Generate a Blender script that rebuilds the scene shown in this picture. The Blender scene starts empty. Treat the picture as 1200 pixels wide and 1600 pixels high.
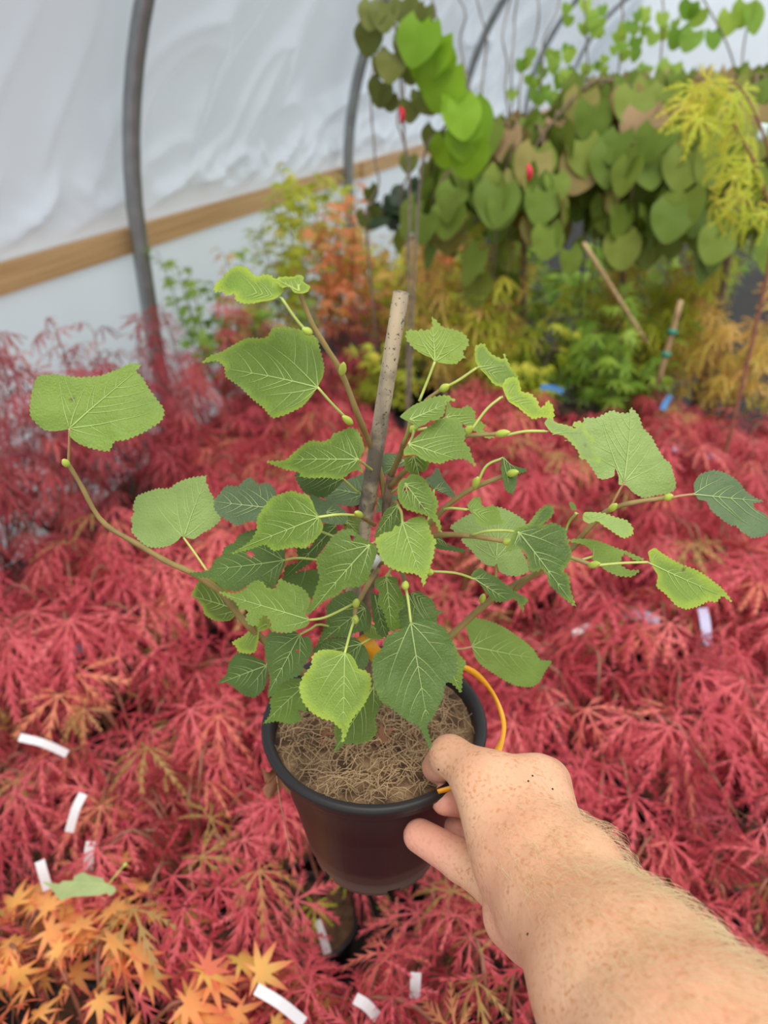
import bpy, math, random
import numpy as np
from mathutils import Vector, noise
from mathutils.geometry import delaunay_2d_cdt
random.seed(7)
rng = np.random.default_rng(7)
PI = math.pi
SC = bpy.context.scene
COL = SC.collection

# ------------------------------------------------------------------ camera, world, light, exposure
PITCH, YAW, FPX, EYE = math.radians(30), math.radians(19.3), 1200.0, np.array([0.0, 0.0, 1.45])
cam = bpy.data.cameras.new('camera'); camo = bpy.data.objects.new('camera', cam); COL.objects.link(camo)
camo.location = EYE; camo.rotation_euler = (PI/2-PITCH, 0, YAW)
cam.sensor_fit = 'VERTICAL'; cam.sensor_height = 36; cam.sensor_width = 27; cam.lens = 27
cam.clip_start = 0.02; cam.clip_end = 100
cam.dof.use_dof = True; cam.dof.focus_distance = 0.46; cam.dof.aperture_fstop = 6.5
SC.camera = camo
SC.view_settings.view_transform = 'Standard'; SC.view_settings.look = 'None'
SC.view_settings.exposure = 0.30; SC.view_settings.gamma = 1; SC.view_settings.use_curve_mapping = False
w = bpy.data.worlds.new('overcast_sky'); SC.world = w; w.use_nodes = True
bg = w.node_tree.nodes['Background']; bg.inputs[0].default_value = (0.93, 0.97, 1.0, 1); bg.inputs[1].default_value = 0.85
sun = bpy.data.lights.new('sun', 'SUN'); sun.energy = 2.2; sun.angle = math.radians(50); sun.color = (1.0, 0.96, 0.9)
suno = bpy.data.objects.new('sun', sun); COL.objects.link(suno); suno.rotation_euler = (math.radians(22), math.radians(14), 0); suno.location = (2, -2, 6)

# ------------------------------------------------------------------ helpers
FW = np.array([-math.sin(YAW), math.cos(YAW), 0.0]); RT = np.array([math.cos(YAW), math.sin(YAW), 0.0]); UP = np.array([0, 0, 1.0])
def ray(px, py):
    u = (px-600)/FPX; v = (800-py)/FPX; c, s = math.cos(PITCH), math.sin(PITCH)
    return u*RT + (c+v*s)*FW + (v*c-s)*UP
def K(px, py, F):                       # point seen at a place of the photograph, F metres ahead
    r = ray(px, py); return EYE + r*(F/(r@FW))
def D(px, py, d):                       # same, by depth along the optical axis
    return EYE + ray(px, py)*d
def G(px, py, z):                       # same, on the horizontal plane z
    r = ray(px, py); return EYE + r*((z-EYE[2])/r[2])

def mk(name, V, F, mats, parent=None, fm=None, smooth=True, attrs=None, origin=None, uvmod=None):
    V = np.asarray(V, dtype=np.float64)
    if origin is not None: V = V-np.asarray(origin)
    me = bpy.data.meshes.new(name)
    me.from_pydata(V.tolist() if len(V) < 1 else V, [], F if isinstance(F, list) else F.tolist())
    for m in (mats if isinstance(mats, (list, tuple)) else [mats]): me.materials.append(m)
    if fm is not None: me.polygons.foreach_set('material_index', np.asarray(fm, dtype=np.int32))
    if smooth: me.polygons.foreach_set('use_smooth', np.ones(len(me.polygons), dtype=bool))
    for k, a in (attrs or {}).items():
        at = me.attributes.new(k, 'FLOAT', 'POINT'); at.data.foreach_set('value', np.asarray(a, dtype=np.float32))
    me.update()
    o = bpy.data.objects.new(name, me); COL.objects.link(o)
    if parent is not None: o.parent = parent
    return o
def tag(o, label=None, cat=None, group=None, kind=None):
    for k, v in (('label', label), ('category', cat), ('group', group), ('kind', kind)):
        if v: o[k] = v
    return o
def empty(name, loc, rz=0, label=None, cat=None, group=None):
    o = bpy.data.objects.new(name, None); COL.objects.link(o); o.location = tuple(loc); o.rotation_euler.z = rz
    o.empty_display_size = 0.05
    return tag(o, label, cat, group)
def join(parts):                         # [(V,F),...] -> V,F
    VV, FF, n = [], [], 0
    for V, F in parts:
        VV.append(np.asarray(V)); FF += [[i+n for i in f] for f in F]; n += len(V)
    return np.vstack(VV), FF
def spline(P, n):
    P = np.asarray(P, float)
    if len(P) == 2: return P[0]+(P[1]-P[0])*np.linspace(0, 1, n)[:, None]
    Q = np.vstack([2*P[0]-P[1], P, 2*P[-1]-P[-2]]); out = []
    for t in np.linspace(0, len(P)-1-1e-9, n):
        i = int(t); f = t-i; a, b, c, d = Q[i:i+4]
        out.append(.5*((2*b)+(-a+c)*f+(2*a-5*b+4*c-d)*f*f+(-a+3*b-3*c+d)*f**3))
    return np.array(out)
def tube(P, R, n=8, caps=True):
    P = np.asarray(P, float); m = len(P); R = np.broadcast_to(np.asarray(R, float), (m,))
    T = np.gradient(P, axis=0); T /= np.linalg.norm(T, axis=1)[:, None]+1e-12
    a = np.array([0, 0, 1.0]) if abs(T[0][2]) < .9 else np.array([1.0, 0, 0])
    N = np.cross(T[0], a); N /= np.linalg.norm(N); V = []
    ang = np.arange(n)*2*PI/n
    for i in range(m):
        N = N-T[i]*(N@T[i]); N /= np.linalg.norm(N)+1e-12; B = np.cross(T[i], N)
        V.append(P[i]+R[i]*(np.cos(ang)[:, None]*N+np.sin(ang)[:, None]*B))
    V = np.vstack(V)
    F = [[i*n+j, i*n+(j+1) % n, (i+1)*n+(j+1) % n, (i+1)*n+j] for i in range(m-1) for j in range(n)]
    if caps: F += [list(range(n))[::-1], [(m-1)*n+j for j in range(n)]]
    return V, F
def lathe(prof, n=64, centre=(0, 0, 0), close=False):
    a = np.arange(n)*2*PI/n; V = []
    for r, z in prof: V.append(np.stack([r*np.cos(a), r*np.sin(a), np.full(n, z)], 1))
    V = np.vstack(V)+np.asarray(centre); m = len(prof)
    F = [[i*n+j, i*n+(j+1) % n, (i+1)*n+(j+1) % n, (i+1)*n+j] for i in range(m-1) for j in range(n)]
    return V, F
def box(c, h):
    c = np.asarray(c); h = np.asarray(h)
    V = np.array([[x, y, z] for x in (-1, 1) for y in (-1, 1) for z in (-1, 1)])*h+c
    return V, [[0, 1, 3, 2], [4, 6, 7, 5], [0, 4, 5, 1], [2, 3, 7, 6], [0, 2, 6, 4], [1, 5, 7, 3]]
def ribbon(P, W, side, th=.0004):        # thin strip with thickness along a path
    P = np.asarray(P, float); m = len(P); W = np.broadcast_to(np.asarray(W, float), (m,))
    T = np.gradient(P, axis=0); T /= np.linalg.norm(T, axis=1)[:, None]
    S = np.asarray(side, float); S = np.broadcast_to(S, (m, 3)); S = S-T*(S*T).sum(1)[:, None]; S /= np.linalg.norm(S, axis=1)[:, None]
    N = np.cross(T, S); V = np.concatenate([np.stack([P-S*W[:, None]/2+N*th, P+S*W[:, None]/2+N*th, P+S*W[:, None]/2-N*th, P-S*W[:, None]/2-N*th], 1)]).reshape(-1, 3)
    F = [[i*4+j, i*4+(j+1) % 4, i*4+4+(j+1) % 4, i*4+4+j] for i in range(m-1) for j in range(4)]
    return V, F+[[3, 2, 1, 0], [m*4-4, m*4-3, m*4-2, m*4-1]]

# ------------------------------------------------------------------ materials
def nt(name):
    m = bpy.data.materials.new(name); m.use_nodes = True; t = m.node_tree
    return m, t, t.nodes['Principled BSDF'], t.nodes['Material Output']
def node(t, typ, **kw):
    n = t.nodes.new(typ)
    for k, v in kw.items(): setattr(n, k, v)
    return n
def ramp(t, src, stops):
    r = node(t, 'ShaderNodeValToRGB'); e = r.color_ramp.elements
    while len(e) < len(stops): e.new(0.5)
    for el, (p, c) in zip(e, stops): el.position = p; el.color = (*c, 1)
    t.links.new(src, r.inputs[0]); return r.outputs[0]
def noise_tex(t, scale, detail=3, coord='Object', rough=.5):
    tc = node(t, 'ShaderNodeTexCoord'); n = node(t, 'ShaderNodeTexNoise')
    n.inputs['Scale'].default_value = scale; n.inputs['Detail'].default_value = detail; n.inputs['Roughness'].default_value = rough
    t.links.new(tc.outputs[coord], n.inputs['Vector']); return n.outputs['Fac']
def bump(t, b, src, strength, dist):
    n = node(t, 'ShaderNodeBump'); n.inputs['Strength'].default_value = strength; n.inputs['Distance'].default_value = dist
    t.links.new(src, n.inputs['Height']); t.links.new(n.outputs[0], b.inputs['Normal'])
def plain(name, col, rough=.5, var=.15, scale=30, metal=0, spec=.5, bmp=0, bdist=.001):
    m, t, b, o = nt(name); f = noise_tex(t, scale, 4)
    c = np.array(col); t.links.new(ramp(t, f, [(.3, tuple(c*(1-var))), (.7, tuple(np.minimum(c*(1+var), 1)))]), b.inputs['Base Color'])
    b.inputs['Roughness'].default_value = rough; b.inputs['Metallic'].default_value = metal; b.inputs['Specular IOR Level'].default_value = spec
    if bmp: bump(t, b, f, bmp, bdist)
    return m
def leafmat(name, stops, trans=.3, rough=.5, spec=.35, edge=None, objcol=False, var=.12):
    m, t, b, o = nt(name)
    a = node(t, 'ShaderNodeAttribute', attribute_name='tint'); oi = node(t, 'ShaderNodeObjectInfo')
    ma = node(t, 'ShaderNodeMath', operation='MULTIPLY_ADD'); t.links.new(oi.outputs['Random'], ma.inputs[0]); ma.inputs[1].default_value = var; t.links.new(a.outputs['Fac'], ma.inputs[2])
    c = ramp(t, ma.outputs[0], stops)
    if edge:                                             # a second colour towards the lobe tips or the margin
        e = node(t, 'ShaderNodeAttribute', attribute_name='rim'); mx = node(t, 'ShaderNodeMix', data_type='RGBA')
        r = ramp(t, e.outputs['Fac'], [(edge[1], (0, 0, 0)), (edge[2], (1, 1, 1))])
        t.links.new(r, mx.inputs[0]); t.links.new(c, mx.inputs[6]); mx.inputs[7].default_value = (*edge[0], 1); c = mx.outputs[2]
    t.links.new(c, b.inputs['Base Color']); b.inputs['Roughness'].default_value = rough; b.inputs['Specular IOR Level'].default_value = spec
    tr = node(t, 'ShaderNodeBsdfTranslucent'); t.links.new(c, tr.inputs[0]); ms = node(t, 'ShaderNodeMixShader'); ms.inputs[0].default_value = trans
    t.links.new(b.outputs[0], ms.inputs[1]); t.links.new(tr.outputs[0], ms.inputs[2]); t.links.new(ms.outputs[0], o.inputs[0])
    return m
RED = leafmat('red_laceleaf', [(0, (.25, .028, .038)), (.3, (.50, .055, .077)), (.62, (.69, .11, .135)), (.85, (.78, .175, .18)), (.95, (.76, .26, .14)), (1.05, (.45, .28, .09))], .35, var=.2)
WINE = leafmat('wine_red_maple_leaf', [(0, (.27, .03, .045)), (.6, (.54, .08, .10)), (1, (.72, .19, .16))], .35)
ORANGE = leafmat('orange_maple_leaf', [(0, (.66, .56, .09)), (.4, (.95, .56, .16)), (.8, (.94, .42, .15)), (1, (.88, .26, .15))], .4, edge=((.88, .20, .13), .35, 1.0))
CORAL = leafmat('coral_maple_leaf', [(0, (.85, .46, .14)), (1, (.92, .32, .18))], .45)
GOLD = leafmat('gold_maple_leaf', [(0, (.62, .56, .08)), (.5, (.84, .62, .15)), (1, (.88, .50, .18))], .45)
LIME = leafmat('lime_maple_leaf', [(0, (.40, .50, .04)), (.6, (.66, .70, .07)), (1, (.82, .72, .10))], .45)
GREEN = leafmat('green_maple_leaf', [(0, (.18, .36, .04)), (1, (.42, .58, .08))], .45)
REDBUD = leafmat('redbud_leaf', [(0, (.10, .17, .025)), (.45, (.17, .25, .035)), (.75, (.24, .30, .05)), (.9, (.36, .28, .10)), (1, (.45, .30, .16))], .25, .55, .2)
BRIGHT = leafmat('bright_heart_leaf', [(0, (.20, .38, .02)), (1, (.30, .52, .03))], .45)
OLIVE = leafmat('olive_heart_leaf', [(0, (.10, .13, .02)), (1, (.20, .22, .04))], .3)
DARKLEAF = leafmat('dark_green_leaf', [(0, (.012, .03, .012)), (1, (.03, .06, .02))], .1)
M = {}
M['bark'] = plain('brown_bark', (.20, .13, .08), .7, .35, 60, bmp=.4)
M['wine_twig'] = plain('reddish_twig', (.26, .10, .06), .6, .3, 60)
M['grey_twig'] = plain('grey_twig', (.22, .18, .14), .7, .3, 60)
M['soil'] = plain('brown_potting_soil', (.13, .075, .04), .95, .5, 60, bmp=.8, bdist=.004)
M['black_pot'] = plain('black_plastic_pot', (.018, .017, .018), .42, .3, 20)
M['white_tag'] = plain('white_plastic_label', (.70, .68, .69), .4, .05, 20)
M['blue_tag'] = plain('blue_plastic_label', (.08, .25, .55), .4, .1, 20)
M['lilac_tag'] = plain('lilac_grey_label', (.50, .48, .66), .4, .1, 20)
M['cane'] = plain('split_cane', (.50, .36, .18), .6, .25, 40)
M['green_tie'] = plain('green_tie', (.02, .25, .16), .5, .1)
M['red_tie'] = plain('red_tie', (.7, .02, .05), .5, .1)
M['steel'] = plain('galvanised_steel', (.30, .31, .31), .38, .15, 15, metal=.6)

def film(name, col, trans, rough):
    m, t, b, o = nt(name); b.inputs['Base Color'].default_value = (*col, 1); b.inputs['Roughness'].default_value = rough
    b.inputs['Specular IOR Level'].default_value = .6
    tr = node(t, 'ShaderNodeBsdfTranslucent'); tr.inputs[0].default_value = (*col, 1)
    ms = node(t, 'ShaderNodeMixShader'); ms.inputs[0].default_value = trans
    t.links.new(b.outputs[0], ms.inputs[1]); t.links.new(tr.outputs[0], ms.inputs[2]); t.links.new(ms.outputs[0], o.inputs[0]); return m
M['film'] = film('white_polythene', (.80, .85, .90), .25, .22)
M['skirt'] = film('thin_white_polythene', (.78, .84, .86), .5, .35)

def wood():
    m, t, b, o = nt('pine_rail')
    tc = node(t, 'ShaderNodeTexCoord'); mp = node(t, 'ShaderNodeMapping'); mp.inputs['Scale'].default_value = (6, .5, 22)
    t.links.new(tc.outputs['Object'], mp.inputs[0]); n = node(t, 'ShaderNodeTexNoise'); n.inputs['Scale'].default_value = 3; n.inputs['Detail'].default_value = 6
    t.links.new(mp.outputs[0], n.inputs['Vector'])
    c = ramp(t, n.outputs['Fac'], [(.3, (.50, .29, .12)), (.7, (.72, .46, .22))])
    v = node(t, 'ShaderNodeTexVoronoi'); v.inputs['Scale'].default_value = 1.7; mp2 = node(t, 'ShaderNodeMapping'); mp2.inputs['Scale'].default_value = (1, .9, 2.5)
    t.links.new(tc.outputs['Object'], mp2.inputs[0]); t.links.new(mp2.outputs[0], v.inputs['Vector'])
    k = ramp(t, v.outputs['Distance'], [(.035, (1, 1, 1)), (.075, (0, 0, 0))])
    mx = node(t, 'ShaderNodeMix', data_type='RGBA'); t.links.new(k, mx.inputs[0]); t.links.new(c, mx.inputs[6]); mx.inputs[7].default_value = (.16, .07, .03, 1)
    t.links.new(mx.outputs[2], b.inputs['Base Color']); b.inputs['Roughness'].default_value = .65; return m
M['wood'] = wood()
def fabric():
    m, t, b, o = nt('black_ground_fabric'); f = noise_tex(t, 8, 6)
    t.links.new(ramp(t, f, [(.35, (.008, .008, .008)), (.75, (.03, .025, .02))]), b.inputs['Base Color']); b.inputs['Roughness'].default_value = .9; return m
M['fabric'] = fabric()

# ------------------------------------------------------------------ the tunnel
XW, ZS, RA = -1.87, 0.90, 1.83           # wall line, springing height, arch radius
def arch(s, r=0.0):                      # s = length along the profile from the floor; r = outward offset
    if s <= ZS: return XW-r, s
    a = (s-ZS)/RA; return XW+RA-(RA+r)*math.cos(a), ZS+(RA+r)*math.sin(a)
fl = mk('floor', [[-2.6, -2, 0], [3.2, -2, 0], [3.2, 19, 0], [-2.6, 19, 0]], [[0, 1, 2, 3]], M['fabric'], smooth=False); tag(fl, 'black woven ground fabric under the potted maples', kind='structure')
HOOPS = [-2.0, 0.3, 2.5, 4.6, 7.2, 10.4, 14.0]
def wrinkle(y, s):
    wx = .35*noise.noise(Vector((y*.7, s*.7, 9.0)))
    q, t = s-.75*y+wx, (y+.8*s)*.35
    d = .05*noise.noise(Vector((y*.8, s*.7, 2.0)))
    for f, a, ph in ((1.3, .075, 0.0), (2.9, .028, 7.0)):   # sharp diagonal folds
        k = 1-abs(noise.noise(Vector((q*f, t*f, ph))))*1.7
        d += a*max(0, k)**4*(.4+.9*max(0, noise.noise(Vector((y*.6, s*.8, ph+4)))+.3))
    z = s-.95
    if z < .45:                                             # crumpled pleats where the sheet is stapled to the rail
        k = math.exp(-((z-.08)/.10)**2) if z > .08 else max(0, z/.08+.15)
        d = d*min(1, max(.15, z/.35))+k*(.05*max(0, 1-abs(noise.noise(Vector((y*3.2-z*5, z*3+y*.5, 1.0))))*2)**2+.012*noise.noise(Vector((y*13+z*16, z*9, 2.0))))
    return d
def sheet(name, y0, y1, s0, s1, ny, ns, fn, mat, r=.04):
    V = []
    for j in range(ns+1):
        s = s0+(s1-s0)*j/ns
        for i in range(ny+1):
            y = y0+(y1-y0)*i/ny; x, z = arch(s, r-fn(y, s)); V.append((x, y, z))
    F = [[j*(ny+1)+i, j*(ny+1)+i+1, (j+1)*(ny+1)+i+1, (j+1)*(ny+1)+i] for j in range(ns) for i in range(ny)]
    return mk(name, V, F, mat)
tag(sheet('wall_left', -1.0, 16.0, .86, ZS+RA*1.05, 760, 130, wrinkle, M['film'], .075), 'creased white polythene sheet above the timber rail', kind='structure')
tag(sheet('wall_lower_left', -1.0, 16.0, 0, .88, 400, 20, lambda y, s: .012*noise.noise(Vector((y*7, s*.8, 0)))+.01*noise.noise(Vector((y*2.2, s*2, 4))), M['skirt'], .035), 'thin bluish white polythene skirt below the timber rail', kind='structure')
for i, y in enumerate(HOOPS):
    P = [(*(lambda q: (q[0], y, q[1]))(arch(s, -.033)),) for s in np.linspace(0, ZS+RA*PI*.5, 34)]
    P += [(2*(XW+RA)-x, yy, z) for x, yy, z in P[::-1][1:]]
    o = mk('tunnel_hoop', *tube(P, .031, 14), M['steel']); tag(o, kind='structure', group='steel hoops of the tunnel')
    o['label'] = {2: 'steel tunnel hoop nearest on the left, rising beside the red maples', 3: 'steel tunnel hoop in the middle, above the lime and coral maples', 4: 'steel tunnel hoop behind the bright green heart leaves'}.get(i, 'steel tunnel hoop overhead or far down the tunnel')
rail = join([box((XW-.005-.033, (a+b)/2, .89), (.02, (b-a)/2-.002, .043)) for a, b in ((-1, 4.95), (4.95, 9.5), (9.5, 16))]+[box((XW-.005-.033+.03, 5.0, .89), (.012, .06, .045))])
tag(mk('trim_1', *rail, M['wood'], smooth=False), 'knotty pine rail along the polythene wall', kind='structure')
ew = []
for j in range(25):
    for i in range(25): ew.append((-2.0+4.2*i/24, 15.9+.03*noise.noise(Vector((i*.8, j*.5, 0))), 3.0*j/24))
tag(mk('wall_back', ew, [[j*25+i, j*25+i+1, (j+1)*25+i+1, (j+1)*25+i] for j in range(24) for i in range(24)], M['film']), 'white polythene end wall far down the tunnel', kind='structure')

# ------------------------------------------------------------------ leaf shapes for the background plants
def rot(axis, a):
    axis = np.asarray(axis, float); axis = axis/np.linalg.norm(axis); x, y, z = axis; c, s = math.cos(a), math.sin(a); C = 1-c
    return np.array([[c+x*x*C, x*y*C-z*s, x*z*C+y*s], [y*x*C+z*s, c+y*y*C, y*z*C-x*s], [z*x*C-y*s, z*y*C+x*s, c+z*z*C]])
def lace_leaf(droop=.5, wide=.05, teeth=.30, r=random):
    V, F, R = [], [], []
    for a, l in zip(np.radians([-128, -84, -42, 0, 42, 84, 128]), [.5, .78, .95, 1, .95, .78, .5]):
        a += r.uniform(-.12, .12); l *= r.uniform(.85, 1.1); d = np.array([math.cos(a), math.sin(a)]); n = np.array([-d[1], d[0]]); b = len(V); dr = droop*r.uniform(.7, 1.3); bend = r.uniform(-.12, .12)
        def pt(t, s): return (*(d*l*t+n*(s+bend*l*t*t)), -dr*l*t*t+abs(s)*.15)
        ts = [0, .3, .55, .8, 1]
        for t in ts:
            wv = wide*l*(.35+1.1*math.sin(PI*min(1, t*.9+.12)))*(1-t*.55) if t < 1 else 0
            V += [pt(t, -wv), pt(t, wv)]; R += [t, t]
        for i in range(4): F.append([b+2*i, b+2*i+2, b+2*i+3, b+2*i+1])
        if teeth:
            for t in (.3, .47, .64, .8):
                for s in (-1, 1):
                    k = teeth*l*(1.2-t)*r.uniform(.7, 1.2); c0 = len(V); wv = wide*l*.5
                    V += [pt(t-.05, s*wv*.4), pt(t+.07, s*wv*.4), pt(t+k*.85/l, s*(wv+k*.42))]; R += [t, t, min(1, t+.3)]; F.append([c0, c0+1, c0+2])
    return np.array(V), F, np.array(R)
def heart_leaf(cup=.12, r=random):
    N = 22; V = [(0, 0, 0)]; R = [0]
    th = np.linspace(-PI, PI, N, endpoint=False)
    prof = []
    for t in th:
        rad = .50+.0*t
        x = .47+.50*math.cos(t)+(.07*math.cos(t)**5 if math.cos(t) > 0 else 0); y = .50*math.sin(t)*(1-.18*math.cos(t))
        if abs(t) > 2.5: x += .22*(abs(t)-2.5)/.64-.10*(abs(t) < 2.85)
        prof.append((x, y))
    c = np.array([.45, 0])
    for f in (.55, 1.0):
        for (x, y) in prof:
            q = c+(np.array([x, y])-c)*f; V.append((q[0], q[1], cup*abs(q[1])-.12*q[0]**2+.02*math.sin(9*q[0]+5*q[1]))); R.append(f)
    V[0] = (.45, 0, -.02)
    F = [[0, 1+i, 1+(i+1) % N] for i in range(N)]+[[1+i, 1+N+i, 1+N+(i+1) % N, 1+(i+1) % N] for i in range(N)]
    return np.array(V), F, np.array(R)
class Foliage:
    def __init__(s): s.V, s.F, s.T, s.R, s.n = [], [], [], [], 0
    def add(s, leaf, pos, xdir, zdir, size, tint):
        V, F, R = leaf; x = np.asarray(xdir, float); x = x/np.linalg.norm(x); z = np.asarray(zdir, float); z = z-x*(z@x); z = z/(np.linalg.norm(z)+1e-9); y = np.cross(z, x)
        s.V.append(np.asarray(pos)+size*(V[:, :1]*x+V[:, 1:2]*y+V[:, 2:]*z)); s.F += [[i+s.n for i in f] for f in F]; s.n += len(V)
        s.T.append(np.full(len(V), tint)); s.R.append(R)
    def build(s, name, mat, parent=None, origin=None):
        return mk(name, np.vstack(s.V), s.F, mat, parent, attrs={'tint': np.concatenate(s.T), 'rim': np.concatenate(s.R)}, origin=origin)
LACE = [lace_leaf(random.uniform(.4, 1.1), .021, .38) for _ in range(8)]
PALM = [lace_leaf(random.uniform(.15, .45), .098, 0) for _ in range(6)]
FINE = [lace_leaf(random.uniform(.4, 1.0), .034, .42) for _ in range(6)]
HEART = [heart_leaf(random.uniform(.05, .25)) for _ in range(5)]

def pot_parts(root, rt=.085, rb=.062, h=.165, soil=True, n=28):
    prof = [(0, .004), (rb-.006, .004), (rb, 0), (rt-.006, h-.016), (rt, h-.016), (rt+.001, h-.002), (rt-.003, h), (rt-.006, h-.004), (rt-.009, h-.05), (.0, h-.05)]
    p = mk('pot', *lathe(prof, n), M['black_pot'], root)
    V, F = lathe([(0, h-.012), (.03, h-.011), (.06, h-.014), (rt-.0068, h-.02)], n); V[:, 2] += .004*rng.standard_normal(len(V)).clip(-1, 1)
    return [p, mk('soil', V, F, M['soil'], root)]
def mesh_of_maple(kind, height, width, leaves, size, seed, n_branch=10, spread='dome'):
    """stem and foliage arrays for a maple standing in a pot (soil at .15)"""
    r = random.Random(seed); fol = Foliage(); stems = []; z0 = .145
    fork = z0+(height-z0)*(.45 if spread == 'dome' else .84 if spread == 'top' else .22)
    lean = np.array([r.uniform(-.04, .04), r.uniform(-.04, .04)])
    top = np.array([lean[0], lean[1], fork]); stems.append(tube(spline([(0, 0, z0), (*(lean*.4), (z0+fork)/2), top], 6), np.linspace(.007, .005, 6), 6))
    shapes = LACE if kind == 'lace' else PALM if kind == 'palm' else FINE
    per = max(1, leaves//n_branch)
    for b in range(n_branch):
        a = 2*PI*b/n_branch+r.uniform(-.35, .35); R = width*r.uniform(.45, 1.05); d = np.array([math.cos(a), math.sin(a), 0])
        if spread == 'dome':
            zt = height*r.uniform(.86, 1.0); P = [top, top+d*R*.35+UP*(zt-fork)*.95, top+d*R*.7+UP*(zt-fork)*.8, top+d*R+UP*(zt-fork-.16*r.uniform(.4, 1.5))]
        else:
            zt = height*(r.uniform(.6, 1.0) if spread == 'up' else r.uniform(.86, 1.0)); P = [top, top+d*R*.55+UP*(zt-fork)*.4, top+d*R*.8+UP*(zt-fork)*.75, top+d*R+UP*(zt-fork)]
        C = spline(P, 12); stems.append(tube(C, np.linspace(.0035, .001, 12), 5))
        for i in range(per):
            t = .25+.75*(i+r.random())/per if spread == 'dome' else (.28+.72*(i+r.random())/per if spread == 'up' else .3+.7*(i+r.random())/per)
            k = min(10, int(t*11)); p = C[k]+(C[k+1]-C[k])*(t*11-k if t < 1 else 1); dirv = C[k+1]-C[k]; dirv /= np.linalg.norm(dirv)
            sa = r.uniform(0, 2*PI); off = np.array([math.cos(sa), math.sin(sa), 0]); pet = off*.035*r.uniform(.4, 1.3)+d*.012+UP*r.uniform(-.005, .03)
            q = p+pet; x = off*.8+d*.7+UP*(-.25+r.uniform(-.5, .25)); zd = UP*1.0+d*.35+np.array([r.uniform(-.4, .4), r.uniform(-.4, .4), 0])
            fol.add(shapes[r.randrange(len(shapes))], q, x, zd, size*r.uniform(.7, 1.15), min(1, max(0, r.gauss(.5, .22)+.10*(q[2]-height*.85)/height*4)))
            stems.append(tube([p, q], [.0007, .0005], 3, False))
    return join(stems), fol
def maple(name, loc, rz, kind, height, width, leaves, size, seed, mat, twig, label, group=None, n_branch=10, spread='dome', cat='maple'):
    e = empty(name, loc, rz, label, cat, group); ps = pot_parts(e)
    (V, F), fol = mesh_of_maple(kind, height, width, leaves, size, seed, n_branch, spread)
    mk('stem', V, F, twig, e); fol.build('foliage', mat, e); return e
def dup(root, loc, rz, label, group=None, scale=1.0):
    r = root.copy(); COL.objects.link(r); r.location = tuple(loc); r.rotation_euler.z = rz; r.scale = (scale, scale, scale); r['label'] = label
    if group: r['group'] = group
    elif 'group' in r: del r['group']
    for ch in list(root.children):
        c = ch.copy(); COL.objects.link(c); c.parent = r
    return r

# ------------------------------------------------------------------ the bed of red laceleaf maples
def loc2(f, l): p = FW*f+RT*l; return np.array([p[0], p[1], 0.0])
LBL = {'front': 'red laceleaf maple in the bed below and left of the held pot',
       'right': 'red laceleaf maple in the bed right of the bare forearm',
       'mid': 'red laceleaf maple in the bed behind the held linden'}
RES = [K(*q)[:2] for q in ((115, 470, 1.95), (40, 540, 1.85), (195, 560, 2.05), (310, 452, 2.45), (395, 535, 2.5), (530, 470, 2.85), (15, 640, 1.55), (-50, 590, 1.72))]
protos = []; spots = []
rows = 0; f = .20
while f < 2.60:
    half = .50*(f*.9+.35)+.34; n = int(half/.27)+1
    for k in range(-n, n+1):
        l = k*.27+(rows % 2)*.135+random.uniform(-.03, .03); ff = f+random.uniform(-.03, .03); p = loc2(ff, l)
        if p[0] < -1.56 or abs(l) > half or (l > .0 and ff > 2.36): continue
        spots.append((p, ff, l))
    f += .24; rows += 1
ORG = G(225, 1620, .42); ORG[2] = 0; ORG2 = G(35, 1450, .45); ORG2[2] = 0
BARE = G(485, 1425, .17); BARE[2] = 0; BARE2 = G(640, 1530, .17); BARE2[2] = 0
for s in range(6):
    protos.append(None)
kept = [q for q, _, _ in spots if min(np.linalg.norm(q-g) for g in (ORG, ORG2)) >= .165 and np.linalg.norm(q-BARE) >= .185]+[ORG, ORG2, BARE]
for _ in range(2):                                           # close the widest gaps among the pots left of the held pot
    best = max(((min(np.linalg.norm(p-q) for q in kept), tuple(p)) for p in (G(px, py, .2)*np.array([1, 1, 0]) for px in range(60, 480, 14) for py in range(1180, 1480, 14))), key=lambda t: t[0])
    if best[0] < .165: break
    p = np.array(best[1]); spots.append((p, p@FW, p@RT)); kept.append(p)
nred = 0; SPOT = []
for p, ff, l in spots:
    if min(np.linalg.norm(p-q) for q in (ORG, ORG2)) < .165 or min(np.linalg.norm(p-q) for q in (BARE,)) < .185 or min(np.linalg.norm(p[:2]-q) for q in RES) < .18 or np.linalg.norm(p-BARE2) < .12: continue
    reg = 'front' if ff < 1.0 and l < .05 else ('right' if ff < 1.15 else 'mid')
    v = random.randrange(6); sc = random.uniform(.9, 1.12)*(1.0 if ff > .6 else .95); rz = random.uniform(0, 2*PI)
    grp = {'front': 'red maples left of the held pot', 'right': 'red maples right of the forearm', 'mid': 'red maples behind the linden'}[reg]
    if protos[v] is None:
        protos[v] = maple('laceleaf_maple', p, rz, 'lace', [.50, .54, .58, .52, .60, .56][v], [.21, .24, .22, .20, .25, .23][v], 122, .076, 100+v, RED, M['wine_twig'], LBL[reg], grp, 12); protos[v].scale = (sc,)*3
    else: dup(protos[v], p, rz, LBL[reg], grp, sc)
    nred += 1; SPOT.append(p)
e = maple('laceleaf_maple', BARE, .4, 'lace', .34, .10, 6, .05, 77, LIME, M['wine_twig'], 'nearly bare potted maple with a few yellow-green shoots below the held pot', n_branch=3)
e = maple('laceleaf_maple', BARE2, 2.4, 'lace', .40, .20, 26, .07, 78, RED, M['wine_twig'], 'thin red laceleaf maple showing its pot, just right of the bare pot', n_branch=6)
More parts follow.
